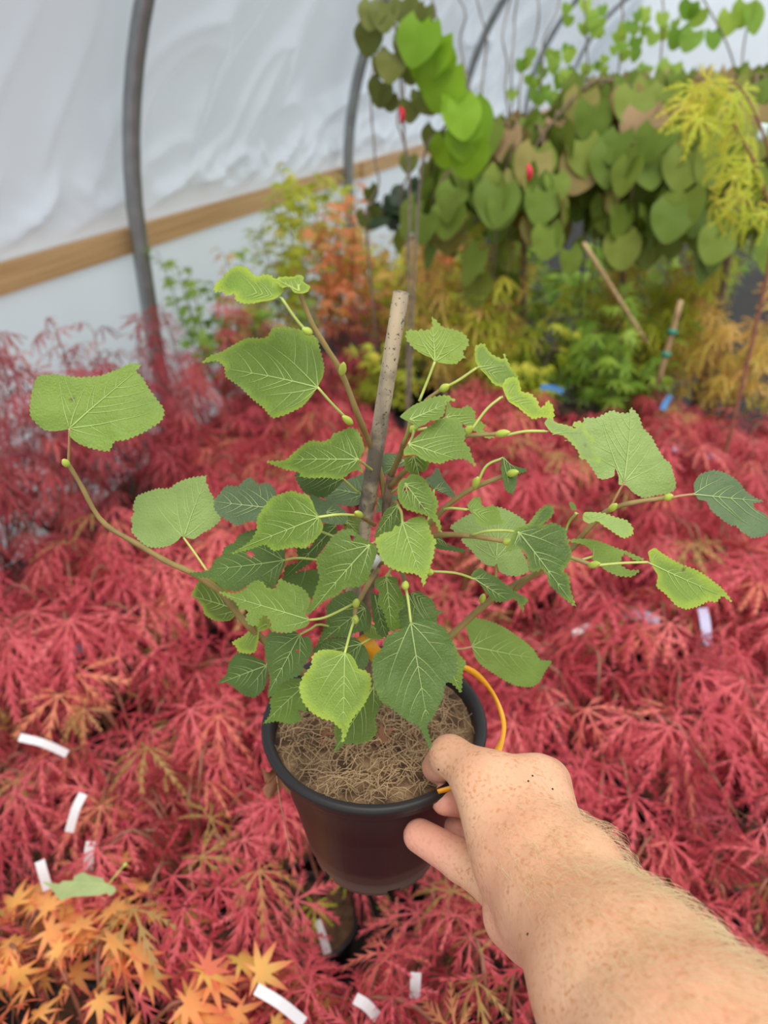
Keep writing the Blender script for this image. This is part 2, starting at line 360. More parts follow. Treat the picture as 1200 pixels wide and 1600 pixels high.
maple('japanese_maple', ORG, .3, 'palm', .55, .24, 190, .048, 31, ORANGE, M['wine_twig'], 'orange and gold broad-lobed maple at the bottom edge, nearest the camera', spread='dome')
maple('japanese_maple', ORG2, 1.3, 'palm', .53, .10, 40, .045, 32, ORANGE, M['wine_twig'], 'orange maple at the left edge beside the fallen green leaf', spread='dome')

# ------------------------------------------------------------------ taller plants along the wall and at the back
def at(px, py, F):
    p = K(px, py, F); return np.array([p[0], p[1], 0.0]), p[2]
POTS = list(SPOT)
def clear(p):
    for _ in range(40):
        if all(np.linalg.norm(p[:2]-q[:2]) > .18 for q in POTS): break
        p = p+FW*.05+RT*.012
    POTS.append(p); return p
BACK = [  # px, py of the top, metres ahead, half width, kind, leaves, size, material, twig, label
 (115, 470, 1.95, .24, 'lace', 120, .07, WINE, 'wine_twig', 'tall wine red maple at the left edge against the polythene'),
 (40, 540, 1.85, .22, 'lace', 110, .07, WINE, 'wine_twig', 'wine red maple at the far left edge, lower than its neighbour'),
 (195, 560, 2.05, .20, 'lace', 90, .065, WINE, 'wine_twig', 'wine red maple in front of the nearest hoop foot'),
 (15, 640, 1.55, .20, 'lace', 90, .065, WINE, 'wine_twig', 'wine red maple at the left edge below the far-left linden leaf'),
 (-50, 590, 1.72, .20, 'lace', 90, .065, WINE, 'wine_twig', 'wine red maple cut off by the left edge against the skirt'),
 (310, 452, 2.45, .22, 'lace', 100, .065, WINE, 'wine_twig', 'dark red maple with bare lower stems right of the nearest hoop'),
 (395, 535, 2.5, .24, 'lace', 120, .065, RED, 'wine_twig', 'red maple behind the large pointed linden leaf'),
 (285, 372, 2.95, .22, 'palm', 90, .05, GREEN, 'grey_twig', 'fresh green maple right of the nearest hoop, below the rail'),
 (375, 372, 3.3, .22, 'palm', 80, .055, GOLD, 'grey_twig', 'pale gold maple against the skirt, left of the lime maple'),
 (400, 470, 3.0, .20, 'palm', 80, .05, GREEN, 'grey_twig', 'green maple low behind the topmost linden leaf'),
 (468, 255, 3.35, .24, 'palm', 190, .06, LIME, 'grey_twig', 'tall lime maple rising in front of the timber rail'),
 (525, 280, 3.2, .12, 'palm', 70, .06, CORAL, 'wine_twig', 'coral orange maple in front of the middle hoop foot'),
 (560, 370, 3.05, .18, 'palm', 90, .055, GOLD, 'wine_twig', 'gold maple between the coral maple and the bamboo cane'),
 (530, 470, 2.85, .26, 'lace', 130, .065, WINE, 'wine_twig', 'deep red maple behind the cane and upper twig'),
 (605, 480, 2.8, .18, 'palm', 100, .05, LIME, 'grey_twig', 'low lime maple right behind the tip of the cane'),
 (620, 400, 3.3, .24, 'palm', 120, .055, LIME, 'grey_twig', 'lime maple under the wavy hanging stems'),
 (668, 280, 3.6, .14, 'palm', 80, .06, CORAL, 'wine_twig', 'small coral maple beside the dark leaves under the rail'),
 (715, 352, 2.72, .22, 'fine', 130, .07, GOLD, 'grey_twig', 'gold laceleaf maple below the left side of the redbud'),
 (785, 352, 2.66, .25, 'fine', 150, .07, LIME, 'grey_twig', 'lime laceleaf maple half hidden under the redbud'),
 (690, 435, 2.6, .24, 'palm', 120, .055, LIME, 'grey_twig', 'low spreading lime maple left of the staked plants'),
 (815, 435, 2.62, .22, 'palm', 110, .055, LIME, 'grey_twig', 'low lime maple in front of the dark stacked pots'),
 (885, 455, 2.55, .20, 'palm', 110, .05, GREEN, 'grey_twig', 'green maple under the lowest redbud tassel'),
 (985, 445, 2.55, .18, 'palm', 120, .06, GREEN, 'grey_twig', 'green maple between the two slanting canes'),
 (1015, 385, 2.6, .26, 'fine', 150, .07, LIME, 'grey_twig', 'lime laceleaf maple behind the tied cane'),
 (1065, 425, 2.55, .22, 'fine', 140, .075, GOLD, 'wine_twig', 'peach and gold maple at the right, above the red bed'),
 (1165, 400, 2.6, .24, 'fine', 150, .075, GOLD, 'wine_twig', 'gold maple at the right edge above the red bed'),
 (1150, 270, 2.5, .17, 'fine', 130, .075, LIME, 'wine_twig', 'lime laceleaf maple at the right edge under the redbud'),
 (560, 330, 4.4, .35, 'palm', 140, .06, GOLD, 'grey_twig', 'gold maple far back under the rail'),
 (760, 330, 4.3, .4, 'palm', 160, .06, GREEN, 'grey_twig', 'green maple in shade far behind the redbud'),
 (900, 330, 4.0, .4, 'palm', 160, .06, GREEN, 'grey_twig', 'green maple in deep shade behind the lowest tassel'),
 (1050, 330, 3.8, .4, 'palm', 160, .06, GREEN, 'grey_twig', 'green maple in shade behind the lime laceleaf maple'),
 (660, 350, 4.2, .35, 'palm', 140, .06, LIME, 'grey_twig', 'lime maple far back beside the skirt'),
]
for i, (px, py, F, wd, kind, nl, sz, mat, tw, lab) in enumerate(BACK):
    p, z = at(px, py, F); p[0] = max(p[0], XW+.05+wd*1.15); p = clear(p) if kind != 'lace' else p; thin = False
    maple('japanese_maple', p, random.uniform(0, 6), kind, max(.4, z), wd, int(nl*(2.1 if kind != 'lace' else 2.0)), sz*(.95 if kind == 'palm' else .85), 200+i, mat, M[tw], lab, None, 5 if thin else 14 if nl > 100 else 11, 'top' if thin else 'up')

def redbud(px, py, F, half, z_low, nleaf, seed, label, xs=1.0):
    """weeping tree: a leaning stem, arching branches and curtains of hanging heart leaves"""
    r = random.Random(seed); base, zt = at(px, py, F); e = empty('weeping_redbud', base, 0, label, 'tree'); pot_parts(e, .11, .085, .2)
    fol = Foliage(); st = [tube(spline([(0, 0, .18), (.03, .02, zt*.5), (-.02, 0, zt*.92)], 8), np.linspace(.014, .009, 8), 7)]
    top = np.array([-.02, 0, zt*.92]); nb = 15
    for b in range(nb):
        a = 2*PI*b/nb+r.uniform(-.2, .2); R = half*r.uniform(.45, 1.0); d = np.array([math.cos(a), math.sin(a), 0])
        zl = z_low+r.uniform(0, .35)*(zt-z_low)-(.2 if b in (11, 12) and seed == 5 else 0); C = spline([top, top+d*R*.4+UP*.06, top+d*R*.8-UP*.06, top+d*R*1.0+UP*(-.3*(zt-z_low)), np.array([*(top+d*R*1.05)[:2], zl])], 16)
        st.append(tube(C, np.linspace(.006, .0015, 16), 5))
        for i in range(nleaf//nb):
            t = .12+.88*(i+r.random())/(nleaf//nb); k = min(14, int(t*15)); p = C[k]+(C[k+1]-C[k])*(t*15-k)
            sa = r.uniform(0, 2*PI); off = np.array([math.cos(sa), math.sin(sa), 0]); q = p+off*r.uniform(.02, .07)+UP*r.uniform(-.01, .03)
            x = -UP*1.0+off*r.uniform(.1, .6)+d*.2; z = d*.7+off*.6+UP*.02+np.array([r.uniform(-.5, .5), r.uniform(-.5, .5), r.uniform(-.2, .2)])
            fol.add(HEART[r.randrange(5)], q, x, z, .122*r.uniform(.65, 1.15), min(1, max(0, r.gauss(.42, .2)+(.28 if p[2] > zt*.88 else 0))))
    mk('stem', *join(st), M['bark'], e); fol.build('foliage', REDBUD, e); return e
RB1 = redbud(830, 165, 2.75, .37, .90, 200, 5, 'weeping redbud with olive heart leaves, left one of the two above the maples')
redbud(1010, 90, 2.8, .46, .87, 280, 6, 'weeping redbud with olive heart leaves, taller and behind the lime shoots')
redbud(1195, 80, 2.6, .38, .96, 190, 8, 'weeping redbud with tan-topped heart leaves, cut by the right edge')

def vine(name, label, cat, base_px, F, stems, leaf_spec, seed, twig='grey_twig', group=None):
    """thin stemmed plant: stems given as photo positions with distances, hearts hung on them"""
    r = random.Random(seed); b, _ = at(base_px, 400, F); e = empty(name, b, 0, label, cat, group); pot_parts(e, .085, .065, .17)
    st = []
    for S in stems:
        P = np.array([b+[0, 0, .16]]+[K(x, y, f) for x, y, f in S]); C = spline(P, 40); st.append(tube(C, np.linspace(.005, .0022, 40), 5))
    V, Fc = join(st); mk('stem', V, Fc, M[twig], e, origin=b)
    for j, (mat, pts, size) in enumerate(leaf_spec):
        fol = Foliage()
        for x, y, f in pts:
            p = K(x, y, f); off = np.array([r.uniform(-1, 1), r.uniform(-1, 1), 0]); fol.add(HEART[r.randrange(5)], p+UP*size*.4, -UP+off*.5, -FW+off*.5+UP*.25, size*r.uniform(.8, 1.15), r.random())
        fol.build('foliage', mat, e, origin=b)
    return e
R2 = random.Random(3)
vine('heart_leaf_sapling', 'slim sapling with bright green and olive heart leaves before the far polythene', 'sapling', 640, 2.3,
     [[(640, 330, 2.3), (632, 220, 2.3), (625, 120, 2.3), (610, -40, 2.3)], [(655, 300, 2.3), (690, 205, 2.3), (715, 170, 2.25), (690, 60, 2.25), (670, -20, 2.25)]],
     [(BRIGHT, [(665, 60, 2.2), (690, 75, 2.2), (700, 125, 2.2), (690, 130, 2.25), (715, 180, 2.2), (700, 170, 2.2), (720, 215, 2.2), (728, 190, 2.25), (680, 90, 2.2), (735, 240, 2.2), (700, 240, 2.25)], .115),
      (OLIVE, [(580, 55, 2.3), (600, 20, 2.3), (650, 20, 2.3), (635, 65, 2.3), (640, 110, 2.3), (615, 95, 2.3), (590, 100, 2.3), (600, 140, 2.3), (625, 70, 2.3), (655, 155, 2.3), (675, 155, 2.3), (610, 160, 2.3), (683, 215, 2.3), (640, 170, 2.3), (630, 15, 2.3), (585, 20, 2.3), (665, 25, 2.3)], .075)], 4)
def wavy(x0, x1, y1, F, seed, y0=430):
    r = random.Random(seed); return [(x0+(x1-x0)*t+r.uniform(-9, 9), y0+(y1-y0)*t, F+r.uniform(-.03, .03)) for t in np.linspace(.1, 1, 12)]
vine('contorted_hazel', 'group of bare wavy stems left of the redbud top', 'shrub', 760, 3.0,
     [wavy(750, 715, -60, 3.0, 1), wavy(760, 750, -60, 3.0, 2), wavy(765, 812, -60, 3.0, 3), wavy(770, 850, -60, 3.0, 4), wavy(775, 800, -60, 3.05, 5), wavy(780, 880, -60, 3.0, 6)],
     [(GREEN, [(R2.uniform(800, 900), R2.uniform(80, 160), 3.0) for _ in range(30)], .045)], 5)
vine('contorted_hazel', 'pair of dark wavy stems in front of the rail, left of the redbud', 'shrub', 600, 2.9,
     [wavy(578, 592, 20, 2.9, 8), wavy(640, 618, -50, 2.9, 9)], [(OLIVE, [(575, 300, 2.9), (590, 330, 2.9), (640, 250, 2.9), (572, 340, 2.9)], .06)], 6)
vine('climbing_shrub', 'small-leaved green shrub on a dark upright stem above the redbuds', 'shrub', 930, 3.1,
     [[(915, 300, 3.1), (918, 100, 3.1), (910, -40, 3.1)], [(940, 300, 3.1), (972, 60, 3.1), (965, -40, 3.1)], [(1000, 300, 3.1), (1035, 60, 3.1), (1030, -40, 3.1)]],
     [(GREEN, [(R2.uniform(885, 1060), R2.uniform(5, 130), R2.uniform(3, 3.2)) for _ in range(46)], .042)], 7, 'bark')
vine('climbing_shrub', 'sparse green shrub leaves at the top right corner', 'shrub', 1150, 3.0,
     [[(1140, 300, 3.0), (1150, 120, 3.0), (1100, 0, 3.0), (1080, -30, 3.0)], [(1180, 300, 3.0), (1160, 100, 3.0), (1190, -30, 3.0)]],
     [(GREEN, [(1080, 15, 3), (1095, 25, 3), (1140, 30, 3), (1165, 15, 3), (1060, 55, 3), (1110, 60, 3), (1050, 110, 3), (1085, 60, 3), (1170, 25, 3)], .08)], 8)
b, _ = at(1205, 420, 1.95); e = empty('japanese_maple', b, 0, 'bright lime laceleaf maple with shoots hanging highest at the right', 'maple'); pot_parts(e)
st = [tube(spline([b+[0, 0, .15]]+[K(x, y, f) for x, y, f in S], 24), np.linspace(.006, .0015, 24), 6) for S in ([(1200, 420, 1.95), (1195, 300, 1.92), (1150, 200, 1.88), (1105, 135, 1.85)], [(1200, 420, 1.95), (1205, 260, 1.92), (1165, 150, 1.88), (1130, 122, 1.85)], [(1200, 420, 1.95), (1180, 330, 1.9), (1130, 300, 1.88)])]
mk('stem', *join(st), M['wine_twig'], e, origin=b); fol = Foliage()
for k, (x, y) in enumerate([(1085,135),(1108,126),(1138,130),(1160,140),(1075,160),(1100,165),(1130,165),(1160,170),(1120,190),(1092,185),(1150,192),(1165,215),(1182,235),(1135,245),(1172,258),(1148,275),(1192,285),(1160,300),(1186,315),(1140,325),(1170,335),(1120,310),(1125,140),(1145,150),(1195,330),(1100,145)]):
    a = random.uniform(0, 2*PI); off = np.array([math.cos(a), math.sin(a), 0]); fol.add(FINE[k % 6], K(x, y, 1.87+random.uniform(-.05, .05)), -UP*.9+off*.7, -FW*.6+UP*.8, .085*random.uniform(.75, 1.1), random.uniform(.3, .9))
fol.build('foliage', LIME, e, origin=b)
o = mk('plant_label', *ribbon(spline([K(1196, 193, 2.1), K(1192, 206, 2.1), K(1188, 219, 2.1)], 5), .022, RT, .0004), plain('pale_mint_label', (.62, .78, .74), .4, .05)); tag(o, 'pale mint label hanging at the right edge beside the lime shoots', 'plant label')
for px, lab in ((627, 'red tie on the slim sapling left of the bright heart leaves'), (826, 'red tie among the left redbud leaves')):
    y = 180 if px == 627 else 270; o = mk('plant_tie', *tube(spline([K(px-1, y-14, 2.27), K(px+2, y, 2.26), K(px, y+14, 2.27)], 6), [.002, .007, .008, .008, .006, .002], 8), M['red_tie'], None if px == 627 else RB1, origin=None if px == 627 else RB1.location)
    if px == 627: tag(o, lab, 'plant tie')
# dark drooping shrub under the rail
b, _ = at(640, 320, 3.7); e = empty('dark_shrub', b, 0, 'dark green arching shrub below the rail behind the coral maple', 'shrub'); pot_parts(e)
mk('stem', *tube(spline([b+[0, 0, .15], K(690, 330, 3.7), K(700, 260, 3.7), K(650, 285, 3.65), K(595, 335, 3.6)], 20), np.linspace(.008, .003, 20), 6), M['bark'], e, origin=b)
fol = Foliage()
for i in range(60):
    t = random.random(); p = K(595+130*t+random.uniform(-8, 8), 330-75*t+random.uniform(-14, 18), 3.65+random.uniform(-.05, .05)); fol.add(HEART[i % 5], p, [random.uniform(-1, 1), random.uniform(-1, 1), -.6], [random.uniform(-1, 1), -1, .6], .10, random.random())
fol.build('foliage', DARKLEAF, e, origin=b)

# bamboo canes standing among the back plants
def cane(pts, F, r0, label, ties=()):
    P = np.array([K(x, y, f) for (x, y), f in zip(pts, F)]); b = P[-1]
    e = empty('bamboo_cane', b, 0, label, 'cane'); mk('shaft', *tube(spline(P, 8), r0, 8), M['cane'], e, origin=b)
    for t in ties: q = P[0]+(P[-1]-P[0])*t; a = (P[-1]-P[0]); a /= np.linalg.norm(a); mk('tie', *tube([q-a*.008, q, q+a*.008], [r0*1.5, r0*1.9, r0*1.5], 8), M['green_tie'], e, origin=b)
cane([(912, 380), (1010, 535)], [2.35, 2.45], .007, 'tan cane slanting down to the right below the redbud')
cane([(1064, 470), (1028, 600)], [2.25, 2.3], .008, 'short tan cane with two green ties at the right', (.35, .62))
cane([(775, 350), (745, 500)], [2.85, 2.85], .007, 'thin upright cane among the gold maples')
cane([(802, 360), (796, 470)], [2.9, 2.9], .005, 'very thin cane right of the gold maples')
# plastic labels stuck among the maples
def strip(name, px0, px1, z0, z1, wd, mat, label):
    if label.startswith('short clean'): z0, z1 = .30, .26
    a = G(*px0, z0); c = G(*px1, z1); m = (a+c)/2+UP*.006; o = mk(name, *ribbon(spline([a, m, c], 7), wd, np.cross(c-a, ray(*px0))), mat, smooth=False, origin=c); o.location = tuple(c)
    tag(o, label, 'plant label', 'plastic labels among the red maples')
TAGS = [((30, 1152), (105, 1178), 'white_tag', 'white label strip at the left edge, the highest of the white ones there'),
 ((130, 1240), (108, 1300), 'white_tag', 'slanting white label between the fallen green leaf and the left edge strip'),
 ((142, 1315), (138, 1360), 'white_tag', 'upright white label just above the fallen green leaf'),
 ((62, 1345), (75, 1390), 'white_tag', 'white label left of the fallen green leaf'),
 ((495, 1438), (512, 1490), 'white_tag', 'short clean white label in the bare pot below the held pot'),
 ((400, 1545), (475, 1598), 'white_tag', 'long white label at the bottom edge right of the orange maple'),
 ((555, 1560), (590, 1590), 'white_tag', 'wide white label at the bottom edge below the held pot'),
 ((650, 1520), (648, 1560), 'white_tag', 'small white label left of the forearm at the bottom'),
 ((895, 990), (945, 975), 'white_tag', 'white label strip right of the lowest right linden leaf'),
 ((975, 960), (1030, 970), 'lilac_tag', 'lilac label in the red bed below the yellow-green linden leaf'),
 ((1098, 950), (1105, 1010), 'lilac_tag', 'upright lilac label below the tip of the yellow-green linden leaf'),
 ((845, 605), (880, 612), 'blue_tag', 'blue label flag in the red bed right of the wrinkled leaf'),
 ((1035, 640), (1048, 618), 'blue_tag', 'blue label flag above the large pale linden leaf'),
 ((1105, 712), (1120, 718), 'blue_tag', 'small blue label flag left of the far right linden leaf'),
 ((1055, 705), (1065, 690), 'lilac_tag', 'pale lilac label right of the large pale linden leaf'),
 ((105, 1025), (130, 1015), 'lilac_tag', 'blue-grey label between the red maples at the left')]
for i, (a, c, m, lab) in enumerate(TAGS): strip('plant_label', a, c, .56 if m != 'white_tag' else .56, .53 if m != 'white_tag' else .52, .018 if m != 'white_tag' else .012, M[m], lab)

# ------------------------------------------------------------------ the held pot with its young linden
FC = .415                                                   # metres ahead of the eye to the pot's axis
PC = K(585, 1120, FC); ZR = PC[2]                            # centre of the rim
RIM_R, POT_H = .0825, .138
def leaf_material():
    m, t, b, o = nt('linden_leaf')
    oi = node(t, 'ShaderNodeObjectInfo'); f = noise_tex(t, 45, 3); f2 = noise_tex(t, 330, 3)
    hv = node(t, 'ShaderNodeHueSaturation'); r = ramp(t, f, [(.3, (.42, .42, .42)), (.7, (.60, .60, .60))])
    t.links.new(oi.outputs['Color'], hv.inputs['Color']); t.links.new(r, hv.inputs['Value'])
    mlt = node(t, 'ShaderNodeMath', operation='MULTIPLY_ADD'); t.links.new(f, mlt.inputs[0]); mlt.inputs[1].default_value = .5; mlt.inputs[2].default_value = .75; t.links.new(mlt.outputs[0], hv.inputs['Value'])
    e = node(t, 'ShaderNodeAttribute', attribute_name='rim'); y = node(t, 'ShaderNodeAttribute', attribute_name='young')
    ad = node(t, 'ShaderNodeMath', operation='MULTIPLY'); t.links.new(e.outputs['Fac'], ad.inputs[0]); t.links.new(y.outputs['Fac'], ad.inputs[1])
    nz = node(t, 'ShaderNodeMath', operation='MULTIPLY_ADD'); t.links.new(f, nz.inputs[0]); nz.inputs[1].default_value = .5; t.links.new(ad.outputs[0], nz.inputs[2])
    k = ramp(t, nz.outputs[0], [(.52, (0, 0, 0)), (1.05, (1, 1, 1))])
    mx = node(t, 'ShaderNodeMix', data_type='RGBA'); t.links.new(k, mx.inputs[0]); t.links.new(hv.outputs[0], mx.inputs[6]); mx.inputs[7].default_value = (.40, .52, .055, 1)
    # chewed brown spots
    s = node(t, 'ShaderNodeAttribute', attribute_name='spot'); mx2 = node(t, 'ShaderNodeMix', data_type='RGBA'); t.links.new(s.outputs['Fac'], mx2.inputs[0]); t.links.new(mx.outputs[2], mx2.inputs[6]); mx2.inputs[7].default_value = (.10, .06, .03, 1)
    c = mx2.outputs[2]; t.links.new(c, b.inputs['Base Color']); b.inputs['Roughness'].default_value = .46; b.inputs['Specular IOR Level'].default_value = .35
    tcv = node(t, 'ShaderNodeTexCoord'); vo = node(t, 'ShaderNodeTexVoronoi', feature='DISTANCE_TO_EDGE'); vo.inputs['Scale'].default_value = 520; t.links.new(tcv.outputs['Object'], vo.inputs['Vector'])
    hh = node(t, 'ShaderNodeMath', operation='MULTIPLY_ADD'); t.links.new(vo.outputs['Distance'], hh.inputs[0]); hh.inputs[1].default_value = 1.0; t.links.new(f2, hh.inputs[2]); bump(t, b, hh.outputs[0], .55, .0009)
    tr = node(t, 'ShaderNodeBsdfTranslucent'); t.links.new(c, tr.inputs[0]); ms = node(t, 'ShaderNodeMixShader'); ms.inputs[0].default_value = .28
    t.links.new(b.outputs[0], ms.inputs[1]); t.links.new(tr.outputs[0], ms.inputs[2]); t.links.new(ms.outputs[0], o.inputs[0]); return m
M['linden'] = leaf_material()
def vein_mat():
    m, t, b, o = nt('pale_leaf_vein'); oi = node(t, 'ShaderNodeObjectInfo'); mx = node(t, 'ShaderNodeMix', data_type='RGBA'); mx.inputs[0].default_value = .45
    t.links.new(oi.outputs['Color'], mx.inputs[6]); mx.inputs[7].default_value = (.58, .70, .26, 1); t.links.new(mx.outputs[2], b.inputs['Base Color']); b.inputs['Roughness'].default_value = .5; return m
M['vein'] = vein_mat()
M['petiole'] = plain('yellow_green_leaf_stalk', (.45, .52, .12), .45, .15, 60)
M['red_petiole'] = plain('reddish_leaf_stalk', (.42, .22, .10), .45, .2, 60)
M['bud'] = plain('yellow_green_bud', (.46, .55, .08), .4, .15, 90)
M['twig'] = plain('olive_brown_twig', (.27, .19, .06), .5, .25, 70)
M['trunk'] = plain('brown_linden_bark', (.17, .11, .07), .8, .4, 120, bmp=.5)
def bamboo_mat():
    m, t, b, o = nt('weathered_bamboo')
    tc = node(t, 'ShaderNodeTexCoord'); mp = node(t, 'ShaderNodeMapping'); mp.inputs['Scale'].default_value = (90, 90, 9); t.links.new(tc.outputs['Object'], mp.inputs[0])
    n = node(t, 'ShaderNodeTexNoise'); n.inputs['Scale'].default_value = 1.0; n.inputs['Detail'].default_value = 5; t.links.new(mp.outputs[0], n.inputs['Vector'])
    c = ramp(t, n.outputs['Fac'], [(.33, (.27, .22, .165)), (.5, (.50, .40, .27)), (.68, (.66, .51, .33))])
    f = noise_tex(t, 420, 3); k = ramp(t, f, [(.60, (0, 0, 0)), (.68, (1, 1, 1))])
    mx = node(t, 'ShaderNodeMix', data_type='RGBA'); t.links.new(k, mx.inputs[0]); t.links.new(c, mx.inputs[6]); mx.inputs[7].default_value = (.10, .07, .05, 1)
    sp = node(t, 'ShaderNodeSeparateXYZ'); t.links.new(tc.outputs['Object'], sp.inputs[0]); f3 = noise_tex(t, 60, 3)
    ad = node(t, 'ShaderNodeMath', operation='MULTIPLY_ADD'); t.links.new(f3, ad.inputs[0]); ad.inputs[1].default_value = .16; t.links.new(sp.outputs[2], ad.inputs[2])
    g = ramp(t, ad.outputs[0], [(.0, (0, 0, 0)), (.20, (0, 0, 0)), (.225, (.8, .8, .8)), (.262, (.8, .8, .8)), (.30, (0, 0, 0))])  # sooty patch low on the cane
    mx3 = node(t, 'ShaderNodeMix', data_type='RGBA'); t.links.new(g, mx3.inputs[0]); t.links.new(mx.outputs[2], mx3.inputs[6]); mx3.inputs[7].default_value = (.075, .06, .05, 1)
    t.links.new(mx3.outputs[2], b.inputs['Base Color']); b.inputs['Roughness'].default_value = .6; return m
M['bamboo'] = bamboo_mat()

LIN = empty('potted_linden', PC-UP*POT_H, 0, 'young linden with toothed green leaves in a black pot held by a hand', 'potted tree')
LO = PC-UP*POT_H
potprof = [(0, .004), (.046, .004), (.0475, 0), (.051, .001), (.0518, .0065), (.0535, .018), (.0545, .0195), (.0558, .020), (.0720, POT_H-.020), (.0745, POT_H-.018), (.0760, POT_H-.0165), (.0785, POT_H-.0155), (.0800, POT_H-.0125), (.0806, POT_H-.0085), (.0822, POT_H-.0070), (RIM_R+.0004, POT_H-.0035), (RIM_R-.001, POT_H-.0008), (RIM_R-.0035, POT_H), (.0765, POT_H-.0015), (.0745, POT_H-.005), (.0728, POT_H-.02), (.066, POT_H-.06), (0, POT_H-.06)]
def held_pot():
    m, t, b, o = nt('dusty_black_plastic'); tc = node(t, 'ShaderNodeTexCoord'); sp = node(t, 'ShaderNodeSeparateXYZ'); t.links.new(tc.outputs['Object'], sp.inputs[0])
    f = noise_tex(t, 45, 5); ad = node(t, 'ShaderNodeMath', operation='MULTIPLY_ADD'); t.links.new(f, ad.inputs[0]); ad.inputs[1].default_value = -.012; t.links.new(sp.outputs[2], ad.inputs[2])
    c = ramp(t, ad.outputs[0], [(.0, (.085, .068, .052)), (.024, (.062, .05, .042)), (.028, (.022, .019, .019)), (.10, (.020, .018, .018))])
    t.links.new(c, b.inputs['Base Color']); b.inputs['Roughness'].default_value = .45; b.inputs['Specular IOR Level'].default_value = .35; return m
M['held_pot'] = held_pot()
pv, pf = lathe(potprof, 96)
pf = [q for k, q in enumerate(pf) if not (k//96 in (1, 2, 3) and (k % 96) % 16 < 3)]   # drainage notches in the foot
P_POT = mk('pot', pv, pf, M['held_pot'], LIN)
soilV = []; nr, na = 26, 96
for i in range(nr+1):
    for j in range(na):
        r = .0735*(i/nr)**.8; a = 2*PI*j/na; x, y = r*math.cos(a), r*math.sin(a)
        h = .007*noise.noise(Vector((x*28, y*28, 1)))+.004*noise.noise(Vector((x*90, y*90, 4)))+.0015*noise.noise(Vector((x*300, y*300, 4)))
        soilV.append((x, y, POT_H-.0135+h*(1-(i/nr)**6*.5)))
soilF = [[i*na+j, i*na+(j+1) % na, (i+1)*na+(j+1) % na, (i+1)*na+j] for i in range(nr) for j in range(na)]
def soil_mat():
    m, t, b, o = nt('coir_compost'); f = noise_tex(t, 55, 6, rough=.65); f2 = noise_tex(t, 500, 3)
    c = ramp(t, f, [(.34, (.035, .018, .010)), (.5, (.16, .09, .045)), (.66, (.36, .23, .12))])
    t.links.new(c, b.inputs['Base Color']); b.inputs['Roughness'].default_value = .95; bump(t, b, f2, 1.0, .002); return m
P_SOIL = mk('soil', soilV, soilF, soil_mat(), LIN)
M['coir'] = plain('coir_fibre', (.44, .30, .16), .8, .35, 25)
fib = []
for i in range(1000):
    r = .071*math.sqrt(random.random()); a = random.uniform(0, 2*PI); x, y = r*math.cos(a), r*math.sin(a); L = random.uniform(.006, .026); th = random.uniform(0, PI)
    P = [(x+L*(t-.5)*math.cos(th)+.002*math.sin(t*6+i), y+L*(t-.5)*math.sin(th)+.002*math.cos(t*5+i), POT_H-.0105+random.uniform(-.003, .0035)+.0035*math.sin(t*PI)) for t in (0, .33, .66, 1)]
    if max(p[0]**2+p[1]**2 for p in P) > .0745**2: continue
    fib.append(tube(P, random.uniform(.00018, .00038), 3, False))
tag(mk('coir_fibre', *join(fib), M['coir'], P_SOIL), kind='stuff')
for k, (px, py, sz) in enumerate([(505, 1145, .012), (596, 1158, .016), (500, 1160, .01), (665, 1158, .012)]):
    q = K(px, py, FC-.03); q = G(px, py, ZR-.009); fol = Foliage(); fol.add(PALM[k % 5], q, [random.uniform(-1, 1), random.uniform(-1, 1), .3], [0, -.3, 1], sz, .5)
    fol.build('dead_leaf_scrap', plain('dead_leaf_brown', (.22, .09, .04), .8, .3, 60) if k == 0 else bpy.data.materials['dead_leaf_brown'], P_SOIL, origin=LO)

# leaves traced with their own distance, tilt and curl.  Z = zoom frames used for the tracing (x0, y0, scale)
Z = {0: (0, 0, 1), 1: (300, 400, 4), 2: (590, 480, 4), 3: (830, 620, 4), 4: (280, 840, 4), 5: (180, 720, 4), 6: (400, 660, 4), 7: (440, 900, 4), 8: (640, 740, 4), 9: (800, 600, 3), 10: (380, 900, 2.4), 11: (0, 540, 2.727)}
MIDG, LIGHT, DARK, BLUE, PALE, YOUNG, OLIV = (.135, .218, .030), (.205, .315, .050), (.092, .158, .032), (.125, .195, .085), (.30, .43, .125), (.245, .355, .050), (.125, .185, .022)
